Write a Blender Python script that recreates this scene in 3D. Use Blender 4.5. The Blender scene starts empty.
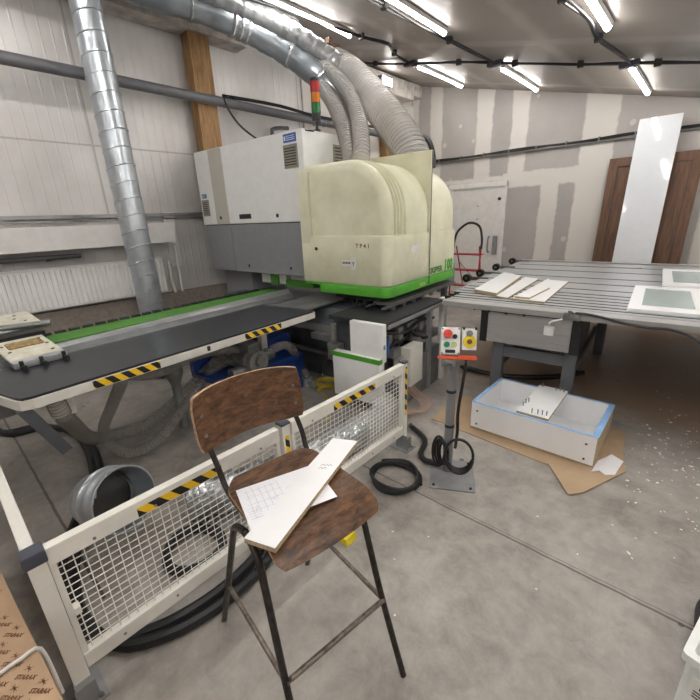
import bpy, bmesh, math, random
from mathutils import Vector, Matrix
random.seed(7)
PI = math.pi
S = bpy.context.scene
COL = S.collection
PSI = math.radians(4.327)           # the machine line stands a little askew in the hall

# ------------------------------------------------------------------ materials
def lin(c):
    return tuple(((v/12.92) if v <= .04045 else ((v+.055)/1.055)**2.4) for v in c)
def rgb(r, g, b): return lin((r/255, g/255, b/255))
MATS = {}
def nt(name):
    m = bpy.data.materials.new(name); m.use_nodes = True
    t = m.node_tree; b = t.nodes['Principled BSDF']
    return m, t, b
def N(t, typ, **kw):
    n = t.nodes.new(typ)
    for k, v in kw.items():
        if k.startswith('_'): setattr(n, k[1:], v)
        else: n.inputs[k.replace('__', ' ')].default_value = v
    return n
def mat(name, col, rough=.5, metal=0, var=.06, scale=9, bump=0, bscale=60, spec=.5, alpha=1, var2=None, stretch=None, trans=0):
    """plain surface with a mild wear mottling of its own colour"""
    m, t, b = nt(name); L = t.links
    tc = N(t, 'ShaderNodeTexCoord')
    src = tc.outputs['Object']
    if stretch:
        mp = N(t, 'ShaderNodeMapping'); mp.inputs['Scale'].default_value = stretch
        L.new(src, mp.inputs['Vector']); src = mp.outputs['Vector']
    nz = N(t, 'ShaderNodeTexNoise', Scale=scale, Detail=6, Roughness=.6); L.new(src, nz.inputs['Vector'])
    cr = N(t, 'ShaderNodeValToRGB')
    lo = var2 if var2 else tuple(max(0, c*(1-var*2.2)) for c in col)
    hi = tuple(min(1, c*(1+var)) for c in col)
    cr.color_ramp.elements[0].position = .3; cr.color_ramp.elements[0].color = (*lo, 1)
    cr.color_ramp.elements[1].position = .62; cr.color_ramp.elements[1].color = (*hi, 1)
    L.new(nz.outputs['Fac'], cr.inputs['Fac']); L.new(cr.outputs['Color'], b.inputs['Base Color'])
    b.inputs['Roughness'].default_value = rough; b.inputs['Metallic'].default_value = metal
    b.inputs['Specular IOR Level'].default_value = spec
    b.inputs['Alpha'].default_value = alpha
    if trans: b.inputs['Transmission Weight'].default_value = trans
    if bump:
        n2 = N(t, 'ShaderNodeTexNoise', Scale=bscale, Detail=4); L.new(src, n2.inputs['Vector'])
        bp = N(t, 'ShaderNodeBump', Strength=bump, Distance=.01); L.new(n2.outputs['Fac'], bp.inputs['Height'])
        L.new(bp.outputs['Normal'], b.inputs['Normal'])
    MATS[name] = m
    return m
def emis(name, col, st):
    m, t, b = nt(name)
    b.inputs['Base Color'].default_value = (*col, 1)
    b.inputs['Emission Color'].default_value = (*col, 1); b.inputs['Emission Strength'].default_value = st
    MATS[name] = m; return m
def math2(t, op, a, b_=None, clamp=False):
    n = t.nodes.new('ShaderNodeMath'); n.operation = op; n.use_clamp = clamp
    for i, v in enumerate((a, b_)):
        if v is None: continue
        if isinstance(v, (int, float)): n.inputs[i].default_value = v
        else: t.links.new(v, n.inputs[i])
    return n.outputs[0]
def rects_mask(t, u, v, rects, soft=.03):
    """soft-edged boxes (u0,u1,v0,v1) joined with max; u, v sockets"""
    out = None
    for (u0, u1, v0, v1) in rects:
        du = math2(t, 'ABSOLUTE', math2(t, 'SUBTRACT', u, (u0+u1)/2))
        a = math2(t, 'DIVIDE', math2(t, 'SUBTRACT', (u1-u0)/2, du), soft, True)
        dv = math2(t, 'ABSOLUTE', math2(t, 'SUBTRACT', v, (v0+v1)/2))
        c = math2(t, 'DIVIDE', math2(t, 'SUBTRACT', (v1-v0)/2, dv), soft, True)
        r = math2(t, 'MULTIPLY', a, c)
        out = r if out is None else math2(t, 'MAXIMUM', out, r)
    return out
def plaster(name, base, mud, rects, axes=('X', 'Z'), soft=.03, wob=.09, rough=.75):
    """grey plasterboard with brushed jointing compound over seams and screw rows"""
    m, t, b = nt(name); L = t.links
    tc = N(t, 'ShaderNodeTexCoord')
    n1 = N(t, 'ShaderNodeTexNoise', Scale=3.5, Detail=8, Roughness=.7); L.new(tc.outputs['Object'], n1.inputs['Vector'])
    off = math2(t, 'MULTIPLY', math2(t, 'SUBTRACT', n1.outputs['Fac'], .5), wob*2)
    sp = N(t, 'ShaderNodeSeparateXYZ'); L.new(tc.outputs['Object'], sp.inputs[0])
    u = math2(t, 'ADD', sp.outputs[axes[0]], off); v = math2(t, 'ADD', sp.outputs[axes[1]], off)
    mk = rects_mask(t, u, v, rects, soft)
    # dabs of compound over screws
    vo = N(t, 'ShaderNodeTexVoronoi', Scale=2.1, Randomness=.75); L.new(tc.outputs['Object'], vo.inputs['Vector'])
    dd = math2(t, 'ADD', vo.outputs['Distance'], math2(t, 'MULTIPLY', off, .6))
    dab = math2(t, 'MULTIPLY', math2(t, 'LESS_THAN', dd, .10), .6)
    mk = math2(t, 'MAXIMUM', mk, dab)
    mx = N(t, 'ShaderNodeMix', _data_type='RGBA')
    n3 = N(t, 'ShaderNodeTexNoise', Scale=1.3, Detail=7); L.new(tc.outputs['Object'], n3.inputs['Vector'])
    cr = N(t, 'ShaderNodeValToRGB'); cr.color_ramp.elements[0].position = .3; cr.color_ramp.elements[1].position = .7
    cr.color_ramp.elements[0].color = (*[c*.86 for c in base], 1); cr.color_ramp.elements[1].color = (*[c*1.06 for c in base], 1)
    L.new(n3.outputs['Fac'], cr.inputs[0]); L.new(cr.outputs[0], mx.inputs[6])
    mx.inputs[7].default_value = (*mud, 1); L.new(mk, mx.inputs[0])
    L.new(mx.outputs[2], b.inputs['Base Color']); b.inputs['Roughness'].default_value = rough
    bp = N(t, 'ShaderNodeBump', Strength=.25, Distance=.01); L.new(mk, bp.inputs['Height']); L.new(bp.outputs[0], b.inputs['Normal'])
    MATS[name] = m; return m

def floor_mat():
    m, t, b = nt('concrete_floor'); L = t.links
    tc = N(t, 'ShaderNodeTexCoord'); O = tc.outputs['Object']
    n1 = N(t, 'ShaderNodeTexNoise', Scale=.9, Detail=10, Roughness=.7, Distortion=.2); L.new(O, n1.inputs['Vector'])
    n2 = N(t, 'ShaderNodeTexNoise', Scale=7, Detail=9, Roughness=.75, Distortion=.4); L.new(O, n2.inputs['Vector'])
    f = math2(t, 'ADD', math2(t, 'MULTIPLY', n1.outputs['Fac'], .62), math2(t, 'MULTIPLY', n2.outputs['Fac'], .38))
    cr = N(t, 'ShaderNodeValToRGB'); e = cr.color_ramp.elements
    e[0].position = .36; e[0].color = (*rgb(122, 115, 109), 1); e[1].position = .62; e[1].color = (*rgb(188, 182, 175), 1)
    x = e.new(.48); x.color = (*rgb(158, 152, 145), 1)
    L.new(f, cr.inputs[0])
    sp = N(t, 'ShaderNodeSeparateXYZ'); L.new(O, sp.inputs[0])
    # brown saw-dust tread under and beyond the roller table
    n4 = N(t, 'ShaderNodeTexNoise', Scale=1.6, Detail=6, Roughness=.6); L.new(O, n4.inputs['Vector'])
    off = math2(t, 'MULTIPLY', math2(t, 'SUBTRACT', n4.outputs['Fac'], .5), 1.8)
    d = rects_mask(t, math2(t, 'ADD', sp.outputs[0], off), math2(t, 'ADD', sp.outputs[1], off), [(-2.6, 3.6, 3.5, 8.6)], .7)
    mx = N(t, 'ShaderNodeMix', _data_type='RGBA'); L.new(math2(t, 'MULTIPLY', d, .9), mx.inputs[0])
    L.new(cr.outputs[0], mx.inputs[6]); mx.inputs[7].default_value = (*rgb(152, 124, 100), 1)
    # sawn joints
    w = N(t, 'ShaderNodeTexNoise', Scale=9, Detail=3); L.new(O, w.inputs['Vector'])
    wo = math2(t, 'MULTIPLY', math2(t, 'SUBTRACT', w.outputs['Fac'], .5), .012)
    yy = math2(t, 'ADD', sp.outputs[1], wo); xx = math2(t, 'ADD', sp.outputs[0], wo)
    j = rects_mask(t, xx, yy, [(-1.6, 4, 1.822, 1.838), (-1.1, 4, 1.848, 1.856), (-6, -1.9, .18, .2)], .004)
    mj = N(t, 'ShaderNodeMix', _data_type='RGBA'); L.new(math2(t, 'MULTIPLY', j, .75), mj.inputs[0])
    L.new(mx.outputs[2], mj.inputs[6]); mj.inputs[7].default_value = (*rgb(70, 66, 60), 1)
    # small dark spots
    vo = N(t, 'ShaderNodeTexVoronoi', Scale=3.2); L.new(O, vo.inputs['Vector'])
    sd = math2(t, 'MULTIPLY', math2(t, 'LESS_THAN', math2(t, 'ADD', vo.outputs['Distance'], math2(t, 'MULTIPLY', wo, 4)), .05), .75)
    ms = N(t, 'ShaderNodeMix', _data_type='RGBA'); L.new(sd, ms.inputs[0])
    L.new(mj.outputs[2], ms.inputs[6]); ms.inputs[7].default_value = (*rgb(72, 68, 64), 1)
    # pale scuffs
    n5 = N(t, 'ShaderNodeTexNoise', Scale=3.4, Detail=12, Roughness=.8, Distortion=1.2); L.new(O, n5.inputs['Vector'])
    sc = math2(t, 'MULTIPLY', math2(t, 'DIVIDE', math2(t, 'SUBTRACT', n5.outputs['Fac'], .56), .14, True), .35)
    m6 = N(t, 'ShaderNodeMix', _data_type='RGBA'); L.new(sc, m6.inputs[0])
    L.new(ms.outputs[2], m6.inputs[6]); m6.inputs[7].default_value = (*rgb(190, 186, 180), 1)
    L.new(m6.outputs[2], b.inputs['Base Color'])
    r = math2(t, 'ADD', math2(t, 'MULTIPLY', n2.outputs['Fac'], .4), .28); L.new(r, b.inputs['Roughness'])
    bp = N(t, 'ShaderNodeBump', Strength=.12, Distance=.01); L.new(n2.outputs['Fac'], bp.inputs['Height']); L.new(bp.outputs[0], b.inputs['Normal'])
    MATS['floor'] = m
def cladding_mat():
    m, t, b = nt('sheet_cladding'); L = t.links
    tc = N(t, 'ShaderNodeTexCoord'); O = tc.outputs['Object']
    sp = N(t, 'ShaderNodeSeparateXYZ'); L.new(O, sp.inputs[0])
    y = sp.outputs[1]; z = sp.outputs[2]
    # fine vertical rolled ribs every 9 cm
    fr = math2(t, 'FRACT', math2(t, 'DIVIDE', y, .11))
    rib = math2(t, 'DIVIDE', math2(t, 'SUBTRACT', .1, math2(t, 'ABSOLUTE', math2(t, 'SUBTRACT', fr, .5))), .06, True)
    n1 = N(t, 'ShaderNodeTexNoise', Scale=1.2, Detail=7); L.new(O, n1.inputs['Vector'])
    cr = N(t, 'ShaderNodeValToRGB'); e = cr.color_ramp.elements
    e[0].position = .3; e[0].color = (*rgb(186, 182, 179), 1); e[1].position = .7; e[1].color = (*rgb(216, 213, 211), 1)
    L.new(n1.outputs['Fac'], cr.inputs[0])
    sm = rects_mask(t, y, z, [(-5, 9, 2.62, 2.645), (1.72, 1.75, 1.8, 5), (4.9, 4.93, 1.8, 5), (-1.2, -1.17, 1.8, 5)], .006)
    mx = N(t, 'ShaderNodeMix', _data_type='RGBA'); L.new(math2(t, 'MULTIPLY', sm, .5), mx.inputs[0])
    L.new(cr.outputs[0], mx.inputs[6]); mx.inputs[7].default_value = (*rgb(120, 116, 112), 1)
    L.new(mx.outputs[2], b.inputs['Base Color'])
    b.inputs['Roughness'].default_value = .38; b.inputs['Metallic'].default_value = .15
    h = math2(t, 'ADD', rib, math2(t, 'MULTIPLY', n1.outputs['Fac'], 2.0))
    bp = N(t, 'ShaderNodeBump', Strength=.35, Distance=.012); L.new(h, bp.inputs['Height']); L.new(bp.outputs[0], b.inputs['Normal'])
    MATS['cladding'] = m
def stripe_mat(name, axis, period, skew, ax2='Z'):
    m, t, b = nt(name); L = t.links
    tc = N(t, 'ShaderNodeTexCoord'); sp = N(t, 'ShaderNodeSeparateXYZ'); L.new(tc.outputs['Object'], sp.inputs[0])
    v = math2(t, 'ADD', sp.outputs[axis], math2(t, 'MULTIPLY', sp.outputs[ax2], skew))
    f = math2(t, 'FRACT', math2(t, 'DIVIDE', v, period))
    k = math2(t, 'LESS_THAN', f, .5)
    mx = N(t, 'ShaderNodeMix', _data_type='RGBA'); L.new(k, mx.inputs[0])
    mx.inputs[6].default_value = (*rgb(246, 200, 40), 1); mx.inputs[7].default_value = (*rgb(26, 26, 28), 1)
    L.new(mx.outputs[2], b.inputs['Base Color']); b.inputs['Roughness'].default_value = .45
    MATS[name] = m
def wood_mat(name, a, c, scale, stretch, rough=.5, dist=2):
    m, t, b = nt(name); L = t.links
    tc = N(t, 'ShaderNodeTexCoord'); mp = N(t, 'ShaderNodeMapping'); mp.inputs['Scale'].default_value = stretch
    L.new(tc.outputs['Object'], mp.inputs[0])
    nz = N(t, 'ShaderNodeTexNoise', Scale=scale, Detail=8, Roughness=.65, Distortion=dist); L.new(mp.outputs[0], nz.inputs['Vector'])
    cr = N(t, 'ShaderNodeValToRGB'); e = cr.color_ramp.elements
    e[0].position = .35; e[0].color = (*a, 1); e[1].position = .66; e[1].color = (*c, 1)
    L.new(nz.outputs['Fac'], cr.inputs[0]); L.new(cr.outputs[0], b.inputs['Base Color'])
    b.inputs['Roughness'].default_value = rough
    bp = N(t, 'ShaderNodeBump', Strength=.15, Distance=.004); L.new(nz.outputs['Fac'], bp.inputs['Height']); L.new(bp.outputs[0], b.inputs['Normal'])
    MATS[name] = m

floor_mat(); cladding_mat()
plaster('wall_plaster', rgb(176, 171, 167), rgb(214, 209, 203),
        [(-5.45, -5.25, 0, 5), (-4.98, -4.66, 0, 5), (-3.92, -3.56, 0, 5), (-3.22, -2.88, 2.2, 5), (-1.98, -1.45, 0, 5), (-3.3, 1.0, 2.17, 2.46),
         (-2.56, -2.22, 0, 2.3), (-.2, .25, 0, 4), (1.2, 1.6, 0, 4), (-5.4, -3.1, 2.3, 2.42)], ('X', 'Z'), wob=.07)
plaster('ceiling_plaster', rgb(148, 141, 134), rgb(166, 160, 153),
        [(-5.6, 4, 5.2, 5.5), (-5.6, 4, 2.0, 2.3), (-5.6, 4, -1.2, -.9), (-3.6, -3.35, -5, 9), (-1.9, -1.65, -5, 9), (-.3, -.05, -5, 9), (-5.6, 4, 7.6, 7.85)], ('X', 'Y'), wob=.1, soft=.09, rough=.42)
mat('mortar', rgb(190, 184, 178), .7, var=.18, scale=6, bump=.4)
mat('plinth', rgb(150, 139, 130), .8, var=.1, scale=25)
mat('trunking', rgb(224, 220, 217), .5, var=.03)
mat('white_paint', rgb(222, 219, 215), .4, var=.03)
mat('door_white', rgb(226, 224, 220), .45, var=.04)
mat('radiator_white', rgb(240, 238, 236), .35, var=.02)
wood_mat('timber', rgb(118, 86, 52), rgb(172, 134, 88), 3, (9, 9, .8), .6, 1.5)
mat('pipe_grey', rgb(98, 98, 102), .4, var=.06)
mat('galvanised', rgb(190, 196, 202), .3, metal=.7, var=.1, scale=5, bump=.06, bscale=30)
mat('foil', rgb(186, 190, 194), .28, metal=.85, var=.14, scale=7, bump=.9, bscale=16)
mat('foil_film', rgb(206, 206, 206), .25, metal=.55, var=.16, scale=14, bump=1.0, bscale=26)
mat('duct_film', rgb(150, 152, 154), .3, metal=.5, var=.12, scale=9, bump=.7, bscale=20)
mat('duct_grey', rgb(136, 142, 148), .32, metal=.6, var=.08, scale=4, bump=.2, bscale=18)
mat('clear_hose', rgb(240, 238, 236), .22, var=.03, alpha=.34, spec=.8)
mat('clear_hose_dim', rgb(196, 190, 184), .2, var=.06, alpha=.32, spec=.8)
mat('hose_wire', rgb(132, 126, 120), .35, metal=.3)
mat('cream_hood', rgb(226, 224, 198), .36, var=.03, scale=3, var2=rgb(208, 205, 176), bump=.05)
mat('cream_mark', rgb(226, 224, 208), .5)
mat('machine_green', rgb(82, 164, 46), .4, var=.05)
mat('cover_green', rgb(74, 132, 44), .55, var=.08)
mat('dark_green', rgb(72, 128, 48), .5, var=.08)
mat('cab_white', rgb(236, 236, 234), .38, var=.02)
mat('cab_beige', rgb(190, 186, 176), .42, var=.02)
mat('cab_grey', rgb(140, 141, 144), .42, var=.03)
mat('vent', rgb(150, 146, 132), .5)
mat('vent_dark', rgb(60, 58, 54), .6)
mat('sticker_blue', rgb(52, 96, 176), .4)
mat('sticker_white', rgb(228, 228, 222), .5)
mat('ink', rgb(40, 40, 44), .6)
mat('ink_brown', rgb(120, 80, 50), .6)
mat('ink_soft', rgb(168, 170, 192), .6)
mat('black_rubber', rgb(30, 30, 32), .5, var=.1)
mat('black_top', rgb(34, 37, 44), .3, var=.12, scale=5, bump=.04, spec=.6)
mat('table_paint', rgb(216, 213, 205), .42, var=.04)
mat('bed_grey', rgb(128, 128, 128), .45, metal=.2, var=.15, scale=5)
mat('bed_dark', rgb(96, 100, 104), .42, metal=.3, var=.15, scale=5)
mat('steel', rgb(150, 150, 150), .32, metal=.8, var=.1)
mat('aluminium', rgb(186, 188, 190), .36, metal=.6, var=.05, scale=3, stretch=(.6, 3, 3))
mat('alu_paint', rgb(182, 181, 180), .36, metal=.4, var=.02, scale=3, stretch=(.5, 3, 5))
mat('leg_grey', rgb(98, 100, 104), .5, var=.06)
mat('fence_paint', rgb(234, 231, 222), .4, var=.03)
mat('mesh_paint', rgb(228, 226, 220), .35, var=.02)
mat('cap_dark', rgb(74, 76, 88), .5)
mat('pump_blue', rgb(34, 66, 136), .45, var=.1)
mat('cast_grey', rgb(126, 126, 122), .6, metal=.2, var=.12, bump=.3, bscale=40)
mat('cable_black', rgb(34, 34, 36), .45, var=.05)
mat('cable_yellow', rgb(206, 184, 60), .5)
mat('cable_copper', rgb(222, 178, 158), .4, alpha=.75)
mat('red_paint', rgb(176, 30, 34), .4)
mat('signal_red', rgb(196, 40, 40), .25, trans=.2); mat('signal_orange', rgb(236, 140, 30), .25, trans=.2); mat('signal_green', rgb(20, 130, 60), .25, trans=.2)
mat('button_red', rgb(230, 70, 56), .35); mat('button_green', rgb(20, 140, 84), .35); mat('button_lime', rgb(196, 214, 140), .35)
mat('switch_yellow', rgb(240, 214, 40), .4); mat('tray_orange', rgb(232, 88, 40), .45)
mat('box_white', rgb(244, 244, 242), .4)
mat('post_grey', rgb(132, 132, 134), .45, var=.05)
mat('base_plate', rgb(146, 146, 148), .5, metal=.2, var=.08)
mat('cardboard', rgb(186, 160, 130), .8, var=.05, scale=5, bump=.08)
mat('carton_brown', rgb(180, 150, 120), .75, var=.05, scale=5, bump=.08)
mat('melamine', rgb(246, 246, 247), .28, var=.01)
mat('gloss_panel', rgb(226, 229, 233), .06, var=.01, spec=.8)
mat('chip_edge', rgb(184, 164, 134), .8, var=.2, scale=160)
mat('blue_film', rgb(150, 190, 236), .35)
wood_mat('brown_board', rgb(82, 56, 40), rgb(114, 82, 60), 2, (12, 12, .7), .45, .8)
wood_mat('ply', rgb(56, 37, 25), rgb(122, 86, 58), 20, (2.4, .9, 2.4), .36, .5)
mat('ply_edge', rgb(182, 150, 118), .6, var=.2, scale=120)
mat('tube_dark', rgb(62, 57, 54), .35, metal=.6, var=.25, scale=30)
mat('tube_worn', rgb(128, 118, 108), .35, metal=.6, var=.25, scale=40)
mat('paper', rgb(246, 246, 250), .7, var=.01)
mat('frosted', rgb(170, 184, 182), .22, var=.02)
mat('bin_white', rgb(236, 238, 236), .4)
mat('debris', rgb(246, 242, 232), .7)
mat('brass', rgb(168, 140, 92), .5, metal=.4, var=.3, scale=40)
mat('clamp_cream', rgb(214, 210, 192), .38, var=.1, scale=18)
stripe_mat('tape_fence', 1, .092, .9)
stripe_mat('tape_table', 1, .088, .9)
stripe_mat('tape_post', 2, .085, .9, 1)
mat('conduit_grey', rgb(120, 118, 116), .5)
emis('tube_light', (1, .975, .94), 28)
emis('flood_light', (1, .97, .92), 14)

# ------------------------------------------------------------------ mesh helpers
IDM = Matrix.Identity(4)
def bx(bm, x0, x1, y0, y1, z0, z1, M=None, bev=0):
    vs = [bm.verts.new(Vector(p)) for p in ((x0, y0, z0), (x1, y0, z0), (x1, y1, z0), (x0, y1, z0), (x0, y0, z1), (x1, y0, z1), (x1, y1, z1), (x0, y1, z1))]
    fs = [bm.faces.new([vs[i] for i in f]) for f in ((3, 2, 1, 0), (4, 5, 6, 7), (0, 1, 5, 4), (1, 2, 6, 5), (2, 3, 7, 6), (3, 0, 4, 7))]
    if bev:
        es = list({e for f in fs for e in f.edges})
        r = bmesh.ops.bevel(bm, geom=es, offset=bev, segments=2, affect='EDGES', profile=.6)
        vs = list({v for v in r['verts']} | {v for v in vs if v.is_valid})
    if M is not None:
        for v in vs: v.co = M @ v.co
    return vs
def frame_axes(d):
    d = Vector(d).normalized()
    a = Vector((0, 0, 1)) if abs(d.z) < .9 else Vector((1, 0, 0))
    u = d.cross(a).normalized(); return u, u.cross(d).normalized(), d
def cyl(bm, p0, p1, r, r2=None, n=20, caps=True):
    p0 = Vector(p0); p1 = Vector(p1); r2 = r if r2 is None else r2
    u, w, d = frame_axes(p1-p0); A = []; B = []
    for i in range(n):
        a = 2*PI*i/n; o = u*math.cos(a)+w*math.sin(a)
        A.append(bm.verts.new(p0+o*r)); B.append(bm.verts.new(p1+o*r2))
    for i in range(n): bm.faces.new((A[i], A[(i+1) % n], B[(i+1) % n], B[i]))
    if caps: bm.faces.new(A[::-1]); bm.faces.new(B)
def spline(pts, ds=.03, closed=False):
    P = [Vector(p) for p in pts]; out = []; n = len(P)
    rng = range(n) if closed else range(n-1)
    for i in rng:
        if closed: p0, p1, p2, p3 = P[(i-1) % n], P[i], P[(i+1) % n], P[(i+2) % n]
        else: p0, p1, p2, p3 = P[max(i-1, 0)], P[i], P[i+1], P[min(i+2, n-1)]
        k = max(2, int((p2-p1).length/ds))
        for j in range(k):
            t = j/k
            out.append(.5*((2*p1)+(-p0+p2)*t+(2*p0-5*p1+4*p2-p3)*t*t+(-p0+3*p1-3*p2+p3)*t**3))
    if not closed: out.append(P[-1])
    return out
def tube(bm, pts, r, n=10, ds=.03, smooth=True, closed=False, caps=True):
    """r: number or function of arc length"""
    P = spline(pts, ds, closed) if smooth else [Vector(p) for p in pts]
    rings = []; s = 0; m = len(P)
    u = None
    for i, p in enumerate(P):
        if closed: d = (P[(i+1) % m]-P[i-1]).normalized()
        else: d = (P[min(i+1, m-1)]-P[max(i-1, 0)]).normalized()
        if u is None: u, w, _ = frame_axes(d)
        else:
            u = (u-d*u.dot(d)); u = u.normalized() if u.length > 1e-6 else frame_axes(d)[0]
            w = d.cross(u)
        if i: s += (p-P[i-1]).length
        rr = r(s) if callable(r) else r
        rings.append([bm.verts.new(p+(u*math.cos(2*PI*k/n)+w*math.sin(2*PI*k/n))*rr) for k in range(n)])
    for i in range(len(rings)-1):
        for k in range(n): bm.faces.new((rings[i][k], rings[i][(k+1) % n], rings[i+1][(k+1) % n], rings[i+1][k]))
    if closed:
        for k in range(n): bm.faces.new((rings[-1][k], rings[-1][(k+1) % n], rings[0][(k+1) % n], rings[0][k]))
    elif caps: bm.faces.new(rings[0][::-1]); bm.faces.new(rings[-1])
    return P
def helix(bm, pts, R, pitch, r, n=5, per=14):
    P = spline(pts, .02); L_ = [0]
    for i in range(1, len(P)): L_.append(L_[-1]+(P[i]-P[i-1]).length)
    out = []; u = None; i = 0; tot = L_[-1]; k = int(tot/pitch*per)
    frames = []
    for j in range(len(P)):
        d = (P[min(j+1, len(P)-1)]-P[max(j-1, 0)]).normalized()
        if u is None: u, w, _ = frame_axes(d)
        else: u = (u-d*u.dot(d)).normalized(); w = d.cross(u)
        frames.append((u.copy(), w.copy()))
    for q in range(k):
        s = tot*q/k
        while i < len(P)-2 and L_[i+1] < s: i += 1
        t = (s-L_[i])/max(1e-6, L_[i+1]-L_[i]); c = P[i].lerp(P[i+1], t); a = 2*PI*s/pitch
        out.append(c+(frames[i][0]*math.cos(a)+frames[i][1]*math.sin(a))*R)
    tube(bm, out, r, n, smooth=False)
def prism(bm, pts, y0, y1, axis='y'):
    """extrude a polygon given in the other two axes"""
    def mk(a, b, c): return {'y': (a, c, b), 'x': (c, a, b), 'z': (a, b, c)}[axis]
    A = [bm.verts.new(mk(a, b, y0)) for a, b in pts]; B = [bm.verts.new(mk(a, b, y1)) for a, b in pts]; n = len(A)
    for i in range(n): bm.faces.new((A[i], A[(i+1) % n], B[(i+1) % n], B[i]))
    bm.faces.new(A[::-1]); bm.faces.new(B)
def sheet(bm, fn, nu, nv, th, thdir=None):
    """closed thin sheet; fn(u,v) -> point, u,v in 0..1"""
    G = [[Vector(fn(i/nu, j/nv)) for j in range(nv+1)] for i in range(nu+1)]
    def nrm(i, j):
        a = G[min(i+1, nu)][j]-G[max(i-1, 0)][j]; b = G[i][min(j+1, nv)]-G[i][max(j-1, 0)]
        return a.cross(b).normalized()
    T = [[bm.verts.new(G[i][j]) for j in range(nv+1)] for i in range(nu+1)]
    B = [[bm.verts.new(G[i][j]-nrm(i, j)*th) for j in range(nv+1)] for i in range(nu+1)]
    for i in range(nu):
        for j in range(nv):
            bm.faces.new((T[i][j], T[i+1][j], T[i+1][j+1], T[i][j+1])); bm.faces.new((B[i][j], B[i][j+1], B[i+1][j+1], B[i+1][j]))
    per = [(i, 0) for i in range(nu)]+[(nu, j) for j in range(nv)]+[(i, nv) for i in range(nu, 0, -1)]+[(0, j) for j in range(nv, 0, -1)]
    ef = []
    for k in range(len(per)):
        a = per[k]; b = per[(k+1) % len(per)]
        ef.append(bm.faces.new((T[a[0]][a[1]], B[a[0]][a[1]], B[b[0]][b[1]], T[b[0]][b[1]])))
    return ef
class Root:
    """a thing: Empty at its base; part vertices are given in the frame (hall 'W' or machine 'M') coordinates"""
    def __init__(s, name, label, cat, base, frame='W', group=None, yaw=0, kind=None):
        o = bpy.data.objects.new(name, None); COL.objects.link(o); o.empty_display_size = .1
        s.o = o; s.base = Vector(base); s.frame = frame
        th = PSI if frame == 'M' else 0
        s.R = Matrix.Rotation(th, 4, 'Z')
        o.location = s.R @ s.base; o.rotation_euler = (0, 0, th)
        if label: o['label'] = label
        if cat: o['category'] = cat
        if group: o['group'] = group
        if kind: o['kind'] = kind
def finish(bm, name, m, off=None, smooth=False, sm_angle=40):
    if off is not None: bmesh.ops.translate(bm, verts=bm.verts, vec=-off)
    bmesh.ops.recalc_face_normals(bm, faces=bm.faces)
    me = bpy.data.meshes.new(name); bm.to_mesh(me); bm.free()
    ms = m if isinstance(m, (list, tuple)) else [m]
    for x in ms: me.materials.append(MATS[x] if isinstance(x, str) else x)
    if smooth:
        me.polygons.foreach_set('use_smooth', [True]*len(me.polygons))
        me.set_sharp_from_angle(angle=math.radians(sm_angle))
    return me
def part(root, name, bm, m, parent=None, smooth=True, label=None, kind=None):
    me = finish(bm, name, m, root.base, smooth)
    o = bpy.data.objects.new(name, me); COL.objects.link(o); o.parent = parent or root.o
    if label: o['label'] = label
    if kind: o['kind'] = kind
    return o
def parts(root, name, bm, m, parent=None, smooth=True, label=None):
    """every loose piece becomes a part of its own"""
    seen = set(); bm.verts.ensure_lookup_table(); out = []
    for v0 in list(bm.verts):
        if v0 in seen: continue
        st = [v0]; isl = []; seen.add(v0)
        while st:
            v = st.pop(); isl.append(v)
            for e in v.link_edges:
                o = e.other_vert(v)
                if o not in seen: seen.add(o); st.append(o)
        nb = BM(); mp = {v: nb.verts.new(v.co) for v in isl}
        for f in {f for v in isl for f in v.link_faces}: nb.faces.new([mp[v] for v in f.verts])
        out.append(part(root, name, nb, m, parent, smooth, label))
    bm.free(); return out
def single(name, bm, m, label, cat, base, frame='W', group=None, smooth=True, kind=None):
    """a thing that is one mesh"""
    me = finish(bm, name, m, Vector(base), smooth)
    o = bpy.data.objects.new(name, me); COL.objects.link(o)
    th = PSI if frame == 'M' else 0
    o.location = Matrix.Rotation(th, 4, 'Z') @ Vector(base); o.rotation_euler = (0, 0, th)
    if label: o['label'] = label
    if cat: o['category'] = cat
    if group: o['group'] = group
    if kind: o['kind'] = kind
    return o
def struct(name, bm, m, base=(0, 0, 0), smooth=False): return single(name, bm, m, None, None, base, kind='structure', smooth=smooth)
BM = bmesh.new
def text_bm(bm, s, size, M, depth=.0008, shear=0, bold=0, align='LEFT'):
    c = bpy.data.curves.new('t', 'FONT'); c.body = s; c.size = size; c.extrude = depth; c.shear = shear; c.offset = bold; c.align_x = align
    c.resolution_u = 3
    o = bpy.data.objects.new('t', c); COL.objects.link(o); bpy.context.view_layer.update()
    me = bpy.data.meshes.new_from_object(o.evaluated_get(bpy.context.evaluated_depsgraph_get()))
    n0 = len(bm.verts); bm.from_mesh(me); bm.verts.ensure_lookup_table()
    for v in bm.verts[n0:]: v.co = M @ v.co
    bpy.data.objects.remove(o); bpy.data.curves.remove(c); bpy.data.meshes.remove(me)
def basis(o, x, y):
    """matrix with local x,y along given directions"""
    x = Vector(x).normalized(); y = Vector(y); y = (y-x*y.dot(x)).normalized(); z = x.cross(y)
    m = Matrix.Identity(4)
    for i in range(3): m[i][0], m[i][1], m[i][2], m[i][3] = x[i], y[i], z[i], o[i]
    return m
BM = bmesh.new

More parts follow.
